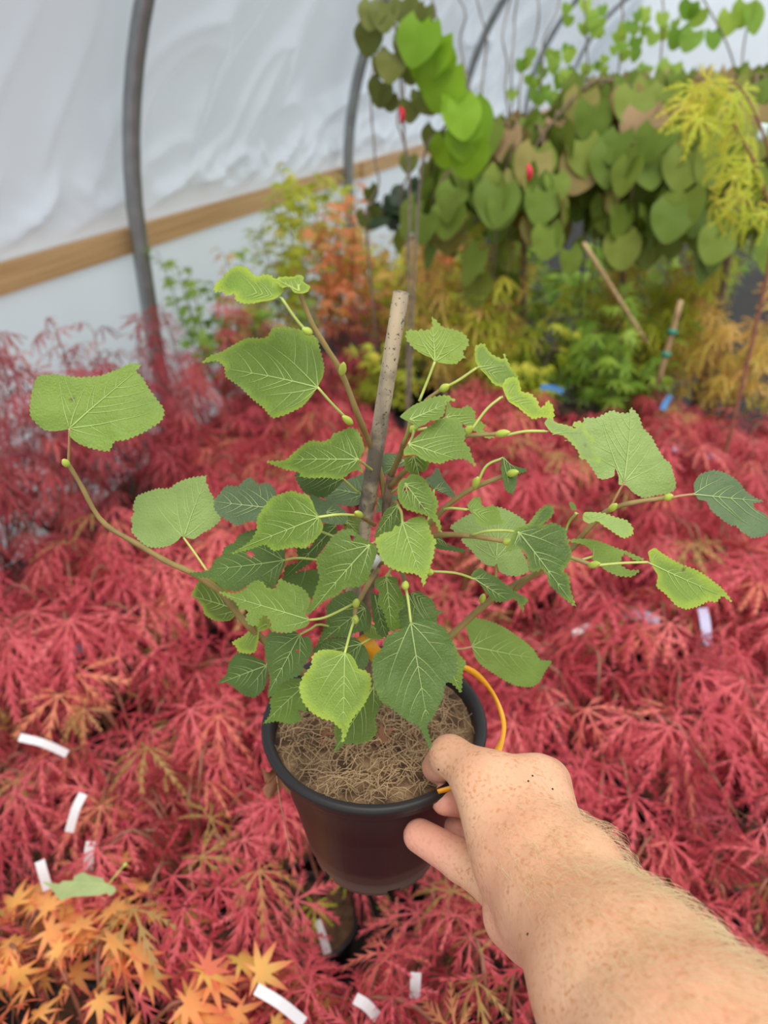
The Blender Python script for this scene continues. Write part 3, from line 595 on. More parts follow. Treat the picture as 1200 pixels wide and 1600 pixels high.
# zoom, base, tip, offset towards (-) / away from (+) the eye, colour, young margin 0-1, normal (right, towards, up), fold, outline
LV = [
 (11, (297,352), (595,75), -.02, LIGHT, .25, (.1,.8,.5), .10, [(290,358),(240,365),(190,360),(140,310),(135,270),(140,200),(165,135),(230,125),(330,135),(420,128),(490,100),(550,70),(595,75),(570,100),(600,130),(620,165),(655,215),(690,260),(697,290),(680,325),(610,370),(540,402),(490,410),(465,450),(400,440),(340,420),(300,390)]),
 (1, (785,820), (40,632), -.02, MIDG, .5, (-.1,.6,.75), .08, [(815,760),(825,690),(800,590),(780,520),(700,470),(600,450),(510,455),(475,510),(430,520),(340,510),(240,545),(170,575),(100,590),(40,632),(140,628),(190,670),(205,740),(300,810),(370,880),(440,940),(510,1020),(590,1005),(690,945),(750,870)]),
 (1, (560,262), (115,170), -.02, LIGHT, .9, (-.2,.6,.7), .12, [(575,220),(545,180),(520,150),(490,120),(440,112),(400,125),(360,95),(340,70),(270,50),(220,65),(180,100),(140,120),(112,150),(118,188),(180,195),(200,228),(255,220),(265,262),(310,290),(390,300),(450,285),(510,272)]),
 (1, (668,222), (525,140), -.024, YOUNG, .9, (0,.5,.8), .2, [(690,235),(725,225),(740,200),(695,165),(700,135),(670,120),(630,135),(570,130),(520,135),(545,180),(570,205),(590,195),(610,195),(640,232)]),
 (6, (635,230), (55,228), -.03, MIDG, .5, (-.2,.6,.75), .12, [(660,200),(678,165),(665,110),(640,60),(590,40),(520,65),(480,80),(475,105),(410,125),(340,120),(250,170),(200,210),(150,230),(55,228),(90,250),(190,290),(270,310),(280,340),(340,350),(440,345),(520,360),(570,340),(600,310),(640,300),(670,320),(665,290),(640,250)]),
 (6, (540,350), (258,335), .0, DARK, .1, (0,.7,.6), .1, [(245,315),(255,365),(300,435),(360,460),(430,470),(520,400),(560,330),(480,310),(350,300)]),
 (6, (665,452), (372,388), .022, BLUE, .1, (.1,.5,.85), .1, [(690,330),(640,340),(560,365),(490,385),(440,392),(372,388),(405,410),(405,425),(415,460),(450,490),(510,515),(590,525),(660,512),(690,480)]),
 (0, (497.5,808), (355,863), -.045, MIDG, .45, (-.25,.7,.6), .1, [(492,795),(489,785),(482,774),(470,772),(458,768),(445,770),(425,777),(410,795),(401,810),(400,817),(400,827),(390,842),(375,852),(355,863),(385,857),(412,850),(427,860),(447,857),(462,855),(477,857),(492,845),(502,832),(505,822),(501,812)]),
 (6, (440,560), (585,592), -.02, BLUE, .1, (.2,.7,.6), .1, [(340,450),(400,478),(460,495),(540,535),(580,590),(550,635),(490,640),(430,630),(380,600),(350,520)]),
 (5, (1000,300), (612,245), -.02, BLUE, .3, (-.1,.6,.75), .1, [(1000,180),(950,140),(900,150),(840,105),(800,130),(770,160),(690,155),(650,200),(610,240),(615,290),(650,340),(700,370),(760,405),(830,385),(880,380),(960,370),(1010,330)]),
 (5, (428,480), (555,98), .0, PALE, .1, (-.1,.85,.35), -.1, [(415,470),(390,500),(340,530),(270,545),(200,540),(130,500),(75,450),(85,410),(70,370),(90,330),(78,300),(105,230),(180,200),(250,178),(325,178),(360,150),(410,125),(470,108),(555,98),(550,130),(572,165),(575,190),(600,225),(610,280),(650,365),(600,420),(545,450),(490,490),(440,480)]),
 (5, (1050,622), (435,708), -.025, DARK, .15, (-.1,.8,.5), .08, [(1062,600),(1060,560),(1000,500),(940,450),(880,430),(820,445),(770,470),(750,510),(680,540),(660,590),(610,620),(600,650),(560,690),(435,708),(520,730),(600,735),(650,780),(700,810),(760,815),(820,780),(880,765),(940,790),(990,790),(1040,700),(1060,650)]),
 (4, (365,450), (55,358), -.005, OLIV, .6, (-.3,.6,.6), .15, [(370,420),(340,380),(300,330),(240,260),(180,250),(130,255),(90,300),(55,358),(90,375),(140,430),(160,480),(230,520),(320,520),(365,470)]),
 (4, (815,515), (230,332), -.055, LIGHT, .35, (-.1,.7,.65), .1, [(790,480),(820,400),(800,345),(760,310),(715,295),(680,285),(630,258),(605,320),(580,320),(540,310),(525,280),(480,265),(430,290),(400,325),(330,345),(230,332),(290,370),(340,395),(370,440),(425,455),(410,505),(440,545),(490,550),(500,510),(530,480),(570,520),(580,570),(610,590),(690,595),(740,575),(790,560),(815,530)]),
 (4, (545,540), (320,655), -.01, YOUNG, .8, (-.3,.6,.5), .15, [(530,480),(570,530),(560,570),(500,590),(500,640),(480,710),(440,725),(370,715),(350,680),(320,655),(390,620),(440,580),(490,545)]),
 (4, (755,605), (540,1005), -.045, DARK, .3, (-.2,.8,.5), .1, [(720,585),(640,600),(570,590),(550,640),(540,700),(550,800),(560,900),(540,1005),(580,985),(620,920),(690,885),(750,860),(775,800),(830,720),(835,650),(800,610),(780,625)]),
 (4, (545,800), (225,915), -.02, DARK, .25, (-.3,.8,.5), .1, [(530,770),(470,745),(400,720),(350,730),(310,790),(290,860),(225,915),(290,905),(350,945),(410,985),(480,995),(530,950),(555,880),(555,820)]),
 (4, (775,930), (515,1170), -.035, MIDG, .3, (-.2,.8,.5), .1, [(760,880),(690,885),(620,920),(590,980),(565,1020),(570,1070),(555,1120),(515,1170),(600,1150),(690,1165),(750,1150),(765,1120),(740,1085),(750,1070),(800,1090),(790,1000),(780,950)]),
 (7, (395,483), (370,1050), -.082, LIGHT, .7, (-.1,.75,.6), .06, [(370,470),(300,460),(240,465),(195,500),(190,560),(140,620),(110,690),(130,780),(180,850),(250,895),(310,910),(340,940),(370,970),(370,1050),(400,990),(420,930),(450,880),(510,810),(545,740),(560,680),(555,620),(520,590),(480,580),(460,530),(430,490)]),
 (7, (808,292), (938,1095), -.078, DARK, .3, (.1,.75,.6), .06, [(770,320),(740,335),(680,360),(640,400),(630,450),(570,510),(570,600),(580,690),(620,780),(680,820),(740,870),(800,910),(860,940),(900,1010),(938,1095),(942,1050),(915,940),(950,880),(990,800),(1015,740),(1015,690),(1060,640),(1095,600),(1090,500),(1060,400),(1020,330),(960,290),(890,275),(840,280)]),
 (7, (778,90), (1025,228), -.04, DARK, .25, (.1,.8,.5), .1, [(850,95),(900,120),(950,160),(965,210),(1025,228),(980,240),(970,290),(900,320),(820,310),(740,330),(730,230),(755,130)]),
 (7, (1000,480), (1130,735), -.06, MIDG, .3, (.3,.7,.6), .1, [(1060,400),(1100,480),(1150,540),(1130,600),(1130,730),(1090,690),(1050,660),(960,600),(950,480)]),
 (7, (655,15), (690,348), -.05, MIDG, .25, (.1,.8,.5), .1, [(620,5),(590,20),(580,60),(610,100),(600,170),(640,230),(660,300),(690,350),(745,325),(730,230),(770,190),(760,120),(730,60),(720,10),(690,5)]),
 (7, (585,120), (640,390), -.035, DARK, .2, (-.4,.8,.4), .1, [(560,110),(610,120),(610,170),(650,240),(670,330),(640,390),(600,370),(570,280)]),
 (7, (520,200), (215,425), -.02, DARK, .1, (-.1,.6,.7), .1, [(280,190),(350,120),(440,95),(500,150),(560,240),(560,300),(520,340),(440,360),(400,380),(300,375),(215,425),(250,350),(280,270)]),
 (7, (497,425), (195,480), -.035, DARK, .1, (-.1,.6,.7), .1, [(460,385),(520,440),(545,490),(545,540),(510,590),(480,590),(430,530),(370,510),(300,500),(240,485),(195,480),(200,440),(300,385),(400,385)]),
 (7, (575,690), (335,1105), -.06, MIDG, .4, (.2,.75,.6), .1, [(340,930),(330,980),(350,1030),(335,1105),(400,1050),(480,1050),(560,1025),(595,965),(580,900),(610,830),(620,790),(590,720),(560,680),(500,780),(420,900)]),
 (6, (705,770), (305,1200), -.062, MIDG, .3, (-.15,.75,.6), .08, [(690,740),(640,700),(590,665),(530,675),(470,730),(430,790),(380,850),(385,930),(395,970),(360,1060),(340,1110),(300,1180),(305,1200),(360,1160),(420,1110),(500,1080),(560,1030),(640,1025),(700,990),(720,920),(755,820),(750,770)]),
 (6, (915,625), (1055,1020), -.05, LIGHT, .55, (.15,.7,.65), .1, [(890,650),(870,640),(850,680),(800,690),(745,735),(765,810),(800,880),(850,915),(920,935),(990,940),(1035,960),(1055,1020),(1075,960),(1090,900),(1110,840),(1120,760),(1130,745),(1090,690),(1070,630),(1040,590),(970,600)]),
 (6, (885,520), (735,720), -.03, MIDG, .35, (-.1,.7,.6), .1, [(875,505),(820,540),(790,580),(760,650),(735,720),(790,710),(850,700),(900,650),(915,620),(895,560)]),
 (6, (935,385), (1172,682), -.045, MIDG, .4, (.2,.7,.6), .1, [(920,350),(890,380),(880,430),(890,490),(930,540),(1000,560),(1080,580),(1130,620),(1155,670),(1172,682),(1160,620),(1130,570),(1140,500),(1100,430),(1060,360),(1010,330),(960,325),(940,350)]),
 (2, (352,1140), (485,1190), .0, BLUE, .15, (.2,.7,.6), .15, [(295,1075),(340,1050),(365,1005),(385,1015),(400,1060),(440,1110),(485,1170),(470,1190),(420,1165),(370,1150),(330,1120)]),
 (2, (170,960), (30,1040), .02, BLUE, .1, (-.2,.7,.6), .1, [(40,915),(100,915),(160,940),(172,990),(110,1005),(70,1030),(60,1050),(30,1040),(25,960)]),
 (2, (225,930), (268,1070), -.03, OLIV, .5, (.2,.7,.6), .1, [(170,940),(260,930),(300,960),(325,970),(310,1010),(280,1030),(260,1020),(268,1070),(230,1050),(180,1020),(165,980)]),
 (2, (195,855), (625,972), -.045, LIGHT, .45, (.1,.6,.75), .12, [(165,890),(165,935),(230,925),(280,955),(340,970),(400,975),(440,950),(500,935),(560,935),(625,972),(600,920),(580,880),(590,880),(545,830),(550,780),(520,720),(500,690),(440,690),(380,705),(320,745),(270,790),(220,830)]),
 (2, (200,705), (490,575), -.04, LIGHT, .45, (0,.6,.75), .15, [(140,690),(180,650),(240,610),(320,570),(380,555),(440,548),(490,575),(440,580),(420,620),(415,670),(370,710),(330,710),(300,735),(240,755),(215,725)]),
 (2, (428,688), (735,812), -.01, LIGHT, .45, (.2,.6,.7), .15, [(435,580),(460,630),(520,635),(560,620),(605,660),(605,700),(650,720),(680,740),(650,760),(700,785),(735,805),(690,815),(640,790),(560,740),(500,710),(425,700)]),
 (2, (358,340), (345,55), -.01, YOUNG, .35, (0,.75,.55), .1, [(330,315),(270,290),(220,250),(180,200),(180,150),(210,140),(240,150),(275,140),(300,145),(335,130),(350,115),(340,80),(345,55),(375,90),(410,125),(470,140),(530,160),(565,200),(565,240),(530,280),(545,320),(520,330),(490,355),(430,355),(380,345)]),
 (2, (620,378), (890,480), -.01, LIGHT, .75, (.2,.6,.7), .18, [(610,340),(608,250),(660,235),(680,270),(710,300),(780,335),(785,295),(800,330),(830,380),(880,430),(890,480),(860,480),(830,470),(790,490),(770,495),(720,475),(680,430),(650,395)]),
 (2, (772,562), (1105,690), -.02, YOUNG, 1.0, (.2,.6,.7), .18, [(775,500),(800,455),(860,445),(885,490),(900,530),(950,540),(1000,590),(1010,625),(1040,620),(1065,585),(1100,620),(1110,670),(1100,700),(1040,680),(970,700),(930,670),(880,630),(820,590)]),
 (3, (85,215), (440,385), -.035, PALE, .6, (.1,.5,.85), .2, [(80,170),(110,135),(160,170),(230,185),(280,205),(255,175),(290,160),(330,185),(345,240),(390,260),(385,310),(400,350),(445,375),(430,400),(390,380),(310,385),(300,340),(260,290),(200,245),(130,225)]),
 (3, (582,530), (645,65), -.01, PALE, .1, (.1,.85,.4), -.08, [(548,548),(548,500),(530,440),(522,495),(470,515),(430,510),(400,460),(350,390),(320,320),(310,250),(345,190),(358,130),(430,130),(520,85),(570,100),(630,100),(645,65),(690,120),(710,190),(770,250),(800,310),(850,390),(890,420),(925,540),(920,580),(880,605),(800,615),(710,632),(640,600),(595,555)]),
 (9, (850,517), (1195,545), -.02, BLUE, .2, (.2,.7,.6), .1, [(848,470),(880,425),(940,405),(1000,420),(1060,455),(1100,500),(1150,530),(1195,545),(1140,555),(1150,585),(1200,610),(1225,650),(1200,705),(1130,720),(1080,690),(1050,660),(1030,665),(980,640),(930,590),(910,550),(870,540)]),
 (9, (635,835), (1050,1020), -.04, LIGHT, .75, (.2,.7,.65), .1, [(635,790),(665,770),(700,795),(780,840),(860,870),(930,910),(990,950),(1020,980),(1050,1020),(1000,990),(970,1020),(930,1015),(880,1040),(820,1055),(770,1040),(720,985),(670,950),(680,900),(665,870)]),
 (9, (380,808), (265,730), -.02, LIGHT, .3, (.1,.7,.6), .1, [(310,725),(380,730),(440,750),(500,775),(560,800),(610,825),(570,830),(520,795),(500,840),(510,855),(540,875),(585,878),(550,905),(490,900),(440,875),(395,840),(370,812),(380,790),(340,755),(262,732)]),
 (9, (302,606), (578,680), -.03, PALE, .5, (.1,.5,.8), .2, [(340,602),(420,605),(480,620),(540,630),(575,660),(578,690),(530,718),(490,700),(440,670),(400,640),(360,655),(330,640)]),
 (9, (295,603), (275,552), -.03, MIDG, .2, (.1,.6,.6), .2, [(280,590),(268,560),(275,550),(295,562),(302,590)]),
 (8, (685,370), (1055,828), -.062, DARK, .45, (.15,.75,.6), .2, [(660,350),(740,310),(790,240),(845,200),(888,215),(885,260),(850,300),(810,330),(890,310),(970,350),(975,400),(990,450),(1005,500),(980,580),(960,610),(1000,640),(1010,700),(1020,740),(1055,828),(980,780),(920,730),(875,690),(865,640),(830,590),(800,610),(745,610),(740,560),(720,500),(680,470),(590,490),(620,430)]),
 (8, (540,530), (570,208), -.01, PALE, .2, (.1,.8,.5), -.08, [(265,330),(350,270),(420,240),(480,225),(570,208),(650,240),(740,300),(720,360),(700,420),(700,480),(735,540),(755,610),(680,640),(610,635),(560,610),(545,560),(530,580),(480,570),(430,530),(390,480),(330,420),(345,400),(290,360)]),
 (8, (360,225), (610,298), -.035, LIGHT, .4, (.1,.5,.8), .2, [(360,200),(400,155),(440,155),(450,200),(480,215),(520,200),(560,230),(570,270),(610,298),(560,310),(480,330),(420,310),(400,270)]),
 (8, (405,658), (728,858), -.04, DARK, .35, (.2,.6,.7), .15, [(385,640),(400,610),(440,590),(480,620),(560,660),(640,720),(700,755),(752,775),(745,800),(725,815),(728,858),(700,815),(660,775),(600,795),(540,800),(490,760),(440,690)]),
 (10, (858,265), (1178,320), .01, LIGHT, .15, (.3,.7,.6), -.08, [(838,200),(840,165),(870,155),(930,170),(990,195),(1060,240),(1100,275),(1130,315),(1178,320),(1150,360),(1130,400),(1090,418),(1030,410),(960,375),(900,335),(870,300)]),
 (2, (785,942), (935,1005), -.03, DARK, .3, (.2,.5,.8), .25, [(775,935),(830,985),(900,1000),(938,1000),(930,1020),(870,1050),(870,1100),(850,1160),(800,1130),(780,1070),(765,1010),(775,985)]),
 (8, (140,392), (355,480), -.02, DARK, .2, (.2,.6,.7), .12, [(135,380),(180,370),(220,430),(280,455),(355,475),(330,488),(240,480),(170,470),(130,430)]),
 (6, (500,645), (170,970), .01, DARK, .1, (-.1,.7,.6), .1, [(420,640),(480,625),(510,680),(450,750),(380,840),(300,900),(170,970),(180,900),(260,870),(255,780),(340,780)]),
 (4, (870,130), (640,330), .02, DARK, .1, (-.1,.6,.7), .1, [(640,250),(740,215),(860,200),(880,290),(830,380),(760,340),(700,300)]),
 (6, (560,610), (640,690), .0, OLIV, .3, (0,.7,.6), .1, [(550,600),(600,590),(650,610),(640,690),(590,680),(550,660)]),
 (6, (760,470), (750,560), .015, BLUE, .1, (.2,.7,.6), .1, [(770,470),(800,465),(890,450),(870,510),(800,550),(750,560)]),
 (7, (560,310), (640,380), -.02, LIGHT, .3, (.1,.7,.6), .1, [(510,350),(570,300),(610,340),(640,390),(600,395),(540,385)]),
]
HOLES = {(5, 1050): [(840, 585, 22, 0)], (6, 705): [(600, 722, 14, 0)], (6, 935): [(1035, 520, 15, 1), (940, 415, 16, 0)], (4, 755): [(742, 712, 8, 0)], (4, 545): [], (8, 685): [(892, 420, 9, 2), (940, 432, 8, 2), (972, 452, 7, 2), (932, 484, 5, 2)], (11, 297): [(308, 228, 8, 1)], (9, 635): [(807, 870, 6, 1)], (8, 405): [(487, 708, 12, 0)], (7, 778): [(838, 145, 18, 2)], (3, 85): [(335, 295, 5, 1)]}

def inside(P, poly):
    x, y = P[:, 0], P[:, 1]; c = np.zeros(len(P), bool); n = len(poly); j = n-1
    for i in range(n):
        xi, yi = poly[i]; xj, yj = poly[j]
        with np.errstate(divide='ignore', invalid='ignore'):
            c ^= ((yi > y) != (yj > y)) & (x < (xj-xi)*(y-yi)/(yj-yi+1e-15)+xi)
        j = i
    return c
def seg_dist(P, A, B):
    d = B-A; t = np.clip(((P-A)@d)/(d@d+1e-12), 0, 1); return np.linalg.norm(P-(A+t[:, None]*d), axis=1)
def poly_dist(P, poly):
    r = np.full(len(P), 1e9)
    for i in range(len(poly)): r = np.minimum(r, seg_dist(P, poly[i-1], poly[i]))
    return r
def linden_leaf(parent, origin, zi, base, tip, off, col, young, nrm, fold, outl, seed, name='leaf', place=None):
    r = random.Random(seed); x0, y0, sc = Z[zi]; px = lambda q: (x0+q[0]/sc, y0+q[1]/sc)
    n = RT*nrm[0]-FW*nrm[1]+UP*nrm[2]; n = n/np.linalg.norm(n)
    B = K(*px(base), FC+off) if place is None else place
    def hit(q): d = ray(*px(q)); return EYE+d*(((B-EYE)@n)/(d@n))
    T = hit(tip); U = T-B; L = np.linalg.norm(U); U /= L; W = np.cross(n, U)
    pl = np.array([[(hit(q)-B)@U, (hit(q)-B)@W] for q in outl])
    # resample the outline and cut the teeth
    pl2 = np.vstack([pl, pl[:1]]); seg = np.linalg.norm(np.diff(pl2, axis=0), axis=1); per = seg.sum()
    Q = np.vstack([pl[-1:], pl, pl[:2]]); pts = []
    step = .00085
    for i in range(len(pl)):
        a, b, c, d = Q[i:i+4]; k = max(2, int(seg[i]/step))
        for t in np.arange(k)/k: pts.append(.5*((2*b)+(-a+c)*t+(2*a-5*b+4*c-d)*t*t+(-a+3*b-3*c+d)*t**3)*.45+(b+(c-b)*t)*.55)
    pts = np.array(pts); N = len(pts)
    tg = np.roll(pts, -1, 0)-np.roll(pts, 1, 0); tg /= np.linalg.norm(tg, axis=1)[:, None]+1e-12; nr = np.stack([tg[:, 1], -tg[:, 0]], 1)
    area = .5*np.sum(pts[:, 0]*np.roll(pts[:, 1], -1)-np.roll(pts[:, 0], -1)*pts[:, 1]); nr *= 1 if area > 0 else -1
    per_t = 3; ph = np.arange(N) % per_t; amp = .00062*(1+.4*np.array([noise.noise(Vector((i*.3, seed, 0))) for i in range(N)]))
    bd = np.linalg.norm(pts, axis=1); amp *= np.clip((bd-.006)/.01, 0, 1)
    pts = pts+nr*(np.array([-.5, .35, 1.0])[ph]*amp)[:, None]
    # interior points
    g = max(.0019, L/36); lo, hi = pts.min(0), pts.max(0); gx, gy = np.meshgrid(np.arange(lo[0], hi[0], g), np.arange(lo[1], hi[1], g*.87)); gx = gx+(np.arange(gx.shape[0]) % 2)[:, None]*g/2
    gp = np.stack([gx.ravel(), gy.ravel()], 1); dec = pts[::3]
    gp = gp[inside(gp, pts)]; gp = gp[poly_dist(gp, dec) > g*.45] if len(gp) else gp
    allp = [Vector(p) for p in pts]+[Vector(p) for p in gp]; edges = [(i, (i+1) % N) for i in range(N)]
    vc, _, fc, *_r = delaunay_2d_cdt(allp, edges, [], 1, 1e-7)
    P2 = np.array([tuple(v) for v in vc]); cen = np.array([P2[list(f)].mean(0) for f in fc])
    keep = inside(cen, pts); spot = np.zeros(len(P2)); key = (zi, base[0])
    for hx, hy, hr, kind in HOLES.get(key, []):
        h3 = hit((hx, hy)); h = np.array([(h3-B)@U, (h3-B)@W]); rr = hr/sc/FPX*.45*1.15
        if kind == 0: keep &= np.linalg.norm(cen-h, axis=1) > rr
        else: spot = np.maximum(spot, np.clip(1.5-np.linalg.norm(P2-h, axis=1)/rr, 0, 1)*(.9 if kind == 1 else .45))
    ex = pts[np.argmax(np.abs(pts[:, 1]))][1]; Wd = np.abs(pts[:, 1]).max()
    droop = r.uniform(.05, .13); k1, k2, k3 = r.uniform(0, 6), r.uniform(0, 6), r.uniform(.6, 1.3)
    def disp(p):
        u, v = p[..., 0]/L, p[..., 1]/L
        return L*(-droop*u*np.abs(u)+fold*np.sqrt(v*v+.0009)-.30*abs(fold)*v*v*3+.018*k3*np.sin(6*u+k1)*np.sin(5*v+k2)*np.clip(np.abs(v)*4, 0, 1)+.010*np.sin(13*u+9*np.abs(v)+k2)*np.clip(np.abs(v)*5, 0, 1))
    def ray_len(p0, d):
        best = 0
        for s in np.arange(.05, 1.3, .025):
            if inside(np.array([p0+d*s*L]), pts)[0]: best = s
            else: break
        return best*L
    veins = []
    ml = 0; ml = ray_len(np.array([1e-4, 0]), np.array([1.0, 0])); ml = max(ml, .5*L)
    veins.append((np.array([[ml*t, .012*L*math.sin(t*3+k1)*t] for t in np.linspace(0, .97, 12)]), .00052, .00012))
    for s in (-1, 1):
        for a, wv in ((.62, .0004), (1.15, .00032)):
            a += r.uniform(-.08, .08); d = np.array([math.cos(a*s), math.sin(a*s)]); l = ray_len(d*.002, d)*.93
            if l > .004:
                bend = -.18*s; c = np.array([d*l*t+np.array([-d[1], d[0]])*bend*l*t*t*.6 for t in np.linspace(0, 1, 9)]); veins.append((c, wv, .00008))
                if a < .9:
                    for t in (.35, .6):
                        p0 = c[int(t*8)]; d2 = np.array([math.cos((a+.75)*s), math.sin((a+.75)*s)]); l2 = min(ray_len(p0, d2)*.9, .35*L)
                        if l2 > .004: veins.append((np.array([p0+d2*l2*q-np.array([-d2[1], d2[0]])*.15*s*l2*q*q for q in np.linspace(0, 1, 6)]), .00022, .00006))
        for t in (.28, .44, .6, .74):
            p0 = veins[0][0][min(11, int(t*11/.97))]; a = .78+r.uniform(-.06, .06); d = np.array([math.cos(a*s), math.sin(a*s)]); l = ray_len(p0+d*.001, d)*.92
            if l > .003: veins.append((np.array([p0+d*l*q-np.array([-d[1], d[0]])*.22*s*l*q*q for q in np.linspace(0, 1, 8)]), .00028, .00006))
    vs = [(c, r0) for c, r0, r1 in veins]
    def vdist(p):
        sh = p.shape[:-1]; q = p.reshape(-1, 2); m = np.full(len(q), 1.0)
        for c, r0 in vs:
            for k in range(0, len(c)-1): m = np.minimum(m, seg_dist(q, c[k], c[k+1])+(.00052-r0)*2.2)
        return m.reshape(sh)
    disp0 = disp
    def disp(p): return disp0(p)-L*.013*np.exp(-(vdist(p)/(L*.034))**1.5)
    W3 = lambda p, z: B+p[..., :1]*U+p[..., 1:2]*W+z[..., None]*n
    V = W3(P2, disp(P2)); F = [list(f) for f, kk in zip(fc, keep) if kk]
    nf = np.cross(V[F[0][1]]-V[F[0][0]], V[F[0][2]]-V[F[0][0]])
    if nf@n < 0: F = [f[::-1] for f in F]
    rim = 1-np.clip(poly_dist(P2, dec)/(L*.16), 0, 1); rim = np.maximum(rim*.8, np.clip((P2[:, 0]/L-.72)/.28, 0, 1))
    nb = len(V); fm = [0]*len(F)
    # veins: raised pale ribs on both faces
    VV, FF = [V], F; cnt = nb
    for c, r0, r1 in veins:
        ok = inside(c, pts); ok[0] = True; m = len(c) if ok.all() else max(2, int(np.argmin(ok)))
        c = c[:m]; P3 = W3(c, disp(c)+.00035); tv, tf = tube(P3, np.linspace(r0, r1, m), 4); tv = tv  # flat-ish rib
        VV.append(tv); FF = FF+[[i+cnt for i in f] for f in tf]; cnt += len(tv); fm += [1]*len(tf)
    z = np.zeros(cnt-nb)
    o = mk(name, np.vstack(VV), FF, [M['linden'], M['vein']], parent, fm, True, {'rim': np.concatenate([rim, z]), 'young': np.full(cnt, young), 'spot': np.concatenate([spot, z])}, origin)
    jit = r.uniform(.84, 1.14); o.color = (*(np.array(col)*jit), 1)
    return o, B
LEAFB = []
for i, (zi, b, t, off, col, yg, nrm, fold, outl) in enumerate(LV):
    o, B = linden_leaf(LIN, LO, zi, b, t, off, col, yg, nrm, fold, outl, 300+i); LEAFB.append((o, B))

# wood of the linden
def path(pts, n=24): return spline([K(x, y, FC+o) for x, y, o in pts], n)
def branch(name, pts, r0, r1, mat, n=24):
    C = path(pts, n); rr = np.linspace(r0, r1, n)*(1+.08*np.sin(np.arange(n)*1.7)); return mk(name, *tube(C, rr, 9), mat, LIN, origin=LO)
branch('trunk', [(578,1110,.0),(573,1050,.0),(569,990,.0),(573,935,.0),(588,880,.005),(600,830,.008),(606,775,.01),(611,742,.01)], .0042, .0026, M['trunk'])
branch('branch', [(604,785,.012),(596,745,.015),(585,712,.015),(560,650,-.005),(535,585,-.01),(510,543,-.015),(490,510,-.018),(475,475,-.02),(467,455,-.022)], .0022, .0011, M['twig'])
branch('branch', [(610,745,.01),(625,712,-.0),(632,690,-.01),(645,660,-.015),(664,628,-.012),(688,609,-.01)], .0019, .001, M['twig'])
branch('branch', [(608,762,.01),(640,730,-.01),(690,696,-.02),(727,682,-.025),(777,678,-.03)], .0019, .0011, M['twig'])
branch('branch', [(598,865,.005),(640,845,-.005),(680,810,-.02),(705,785,-.025),(745,760,-.03),(806,737,-.035)], .0021, .0013, M['twig'])
branch('branch', [(592,880,.0),(640,850,-.01),(690,836,-.03),(740,838,-.04),(795,847,-.05)], .0021, .0013, M['twig'])
branch('branch', [(585,1105,.01),(640,1050,.01),(705,993,.005),(770,935,0),(840,895,-.005),(890,860,-.008),(920,825,-.01),(950,798,-.012),(990,785,-.015),(1046,777,-.018)], .0029, .0013, M['twig'], 40)
branch('branch', [(800,925,-.002),(845,890,-.02),(870,868,-.03),(892,871,-.035),(928,884,-.04)], .0016, .0014, M['twig'])
branch('branch', [(575,1105,.0),(530,1085,-.0),(470,1048,-.005),(412,1000,-.01),(372,960,-.012),(345,925,-.012),(300,895,-.015),(262,878,-.018),(215,850,-.02),(160,815,-.02),(125,755,-.02),(106,724,-.02)],   .0030, .0012, M['twig'], 48)
branch('branch', [(590,890,.0),(580,905,-.02),(565,932,-.035),(556,950,-.045),(554,966,-.05)], .0019, .0013, M['twig'])
branch('branch', [(598,870,.0),(618,880,-.03),(630,900,-.05),(634,918,-.06)], .0016, .0012, M['twig'])
branch('branch', [(585,820,.01),(572,812,-.02),(562,806,-.03)], .0014, .0012, M['twig'])
branch('branch', [(612,790,.008),(618,785,-.015),(622,792,-.03)], .0014, .0012, M['twig'])
# leaf stalks run from a leaf's base to the wood
STALK = {0: [(108,700,-.02),(107,722,-.02)], 1: [(520,632,-.016),(548,660,-.007)], 2: [(460,495,-.02),(474,512,-.019),(486,520,-.018)], 3: [(466,205+240,-.022)], 4: [(575,730,-.0),(588,738,.014)], 5: [(560,770,.01)], 7: [(530,804,-.04),(562,806,-.03)], 8: [(545,820,0)], 9: [(450,800,-.015),(500,830,-.0),(560,850,0)], 10: [(305,865,-.006),(324,893,-.013)], 11: [(470,872,-.015),(520,880,0),(575,900,0)], 12: [(376,962,-.012)], 13: [(510,964,-.052),(552,944,-.042)], 14: [(430,990,-.01)], 15: [(485,983,-.04),(502,976,-.03),(550,990,-.01)], 16: [(425,1030,-.012),(440,1025,-.01)], 17: [(490,1060,-.02)], 18: [(548,985,-.065),(555,964,-.05)], 19: [(638,940,-.068),(634,918,-.06)], 20: [(634,918,-.05)], 22: [(610,890,-.03)], 25: [(590,990,-.015)], 27: [(590,845,-.03),(600,840,0)], 28: [(627,800,-.04),(622,792,-.03)], 29: [(622,792,-.025)], 30: [(625,760,-.02),(612,770,.005)], 31: [(676,780,-.005),(668,818,-.015)], 34: [(645,680,-.03),(650,655,-.016)], 35: [(637,675,-.03),(630,693,-.012)], 36: [(680,665,-.012),(652,672,-.014)], 37: [(668,595,-.011),(655,627,-.013)], 38: [(715,595,-.011),(688,609,-.01)], 39: [(760,640,-.022),(735,674,-.025)], 40: [(820,674,-.034),(790,680,-.031),(777,678,-.03)], 41: [(963,775,-.011),(952,797,-.012)], 42: [(1062,775,-.019),(1044,779,-.018)], 43: [(970,880,-.04),(926,884,-.04)], 44: [(900,876,-.03),(880,870,-.031)], 45: [(888,818,-.02),(878,850,-.02),(870,868,-.028)], 46: [(900,803,-.03)], 47: [(790,829,-.056),(760,830,-.05),(735,837,-.04)], 48: [(775,900,-.005),(770,935,0)], 49: [(705,794,-.03),(690,797,-.022)], 50: [(710,895,-.03),(668,892,-.03),(630,885,-.03)], 51: [(718,1014,.006),(690,1010,.004)], 52: [(760,728,-.03),(745,758,-.03)], 53: [(672,836,-.02)]}
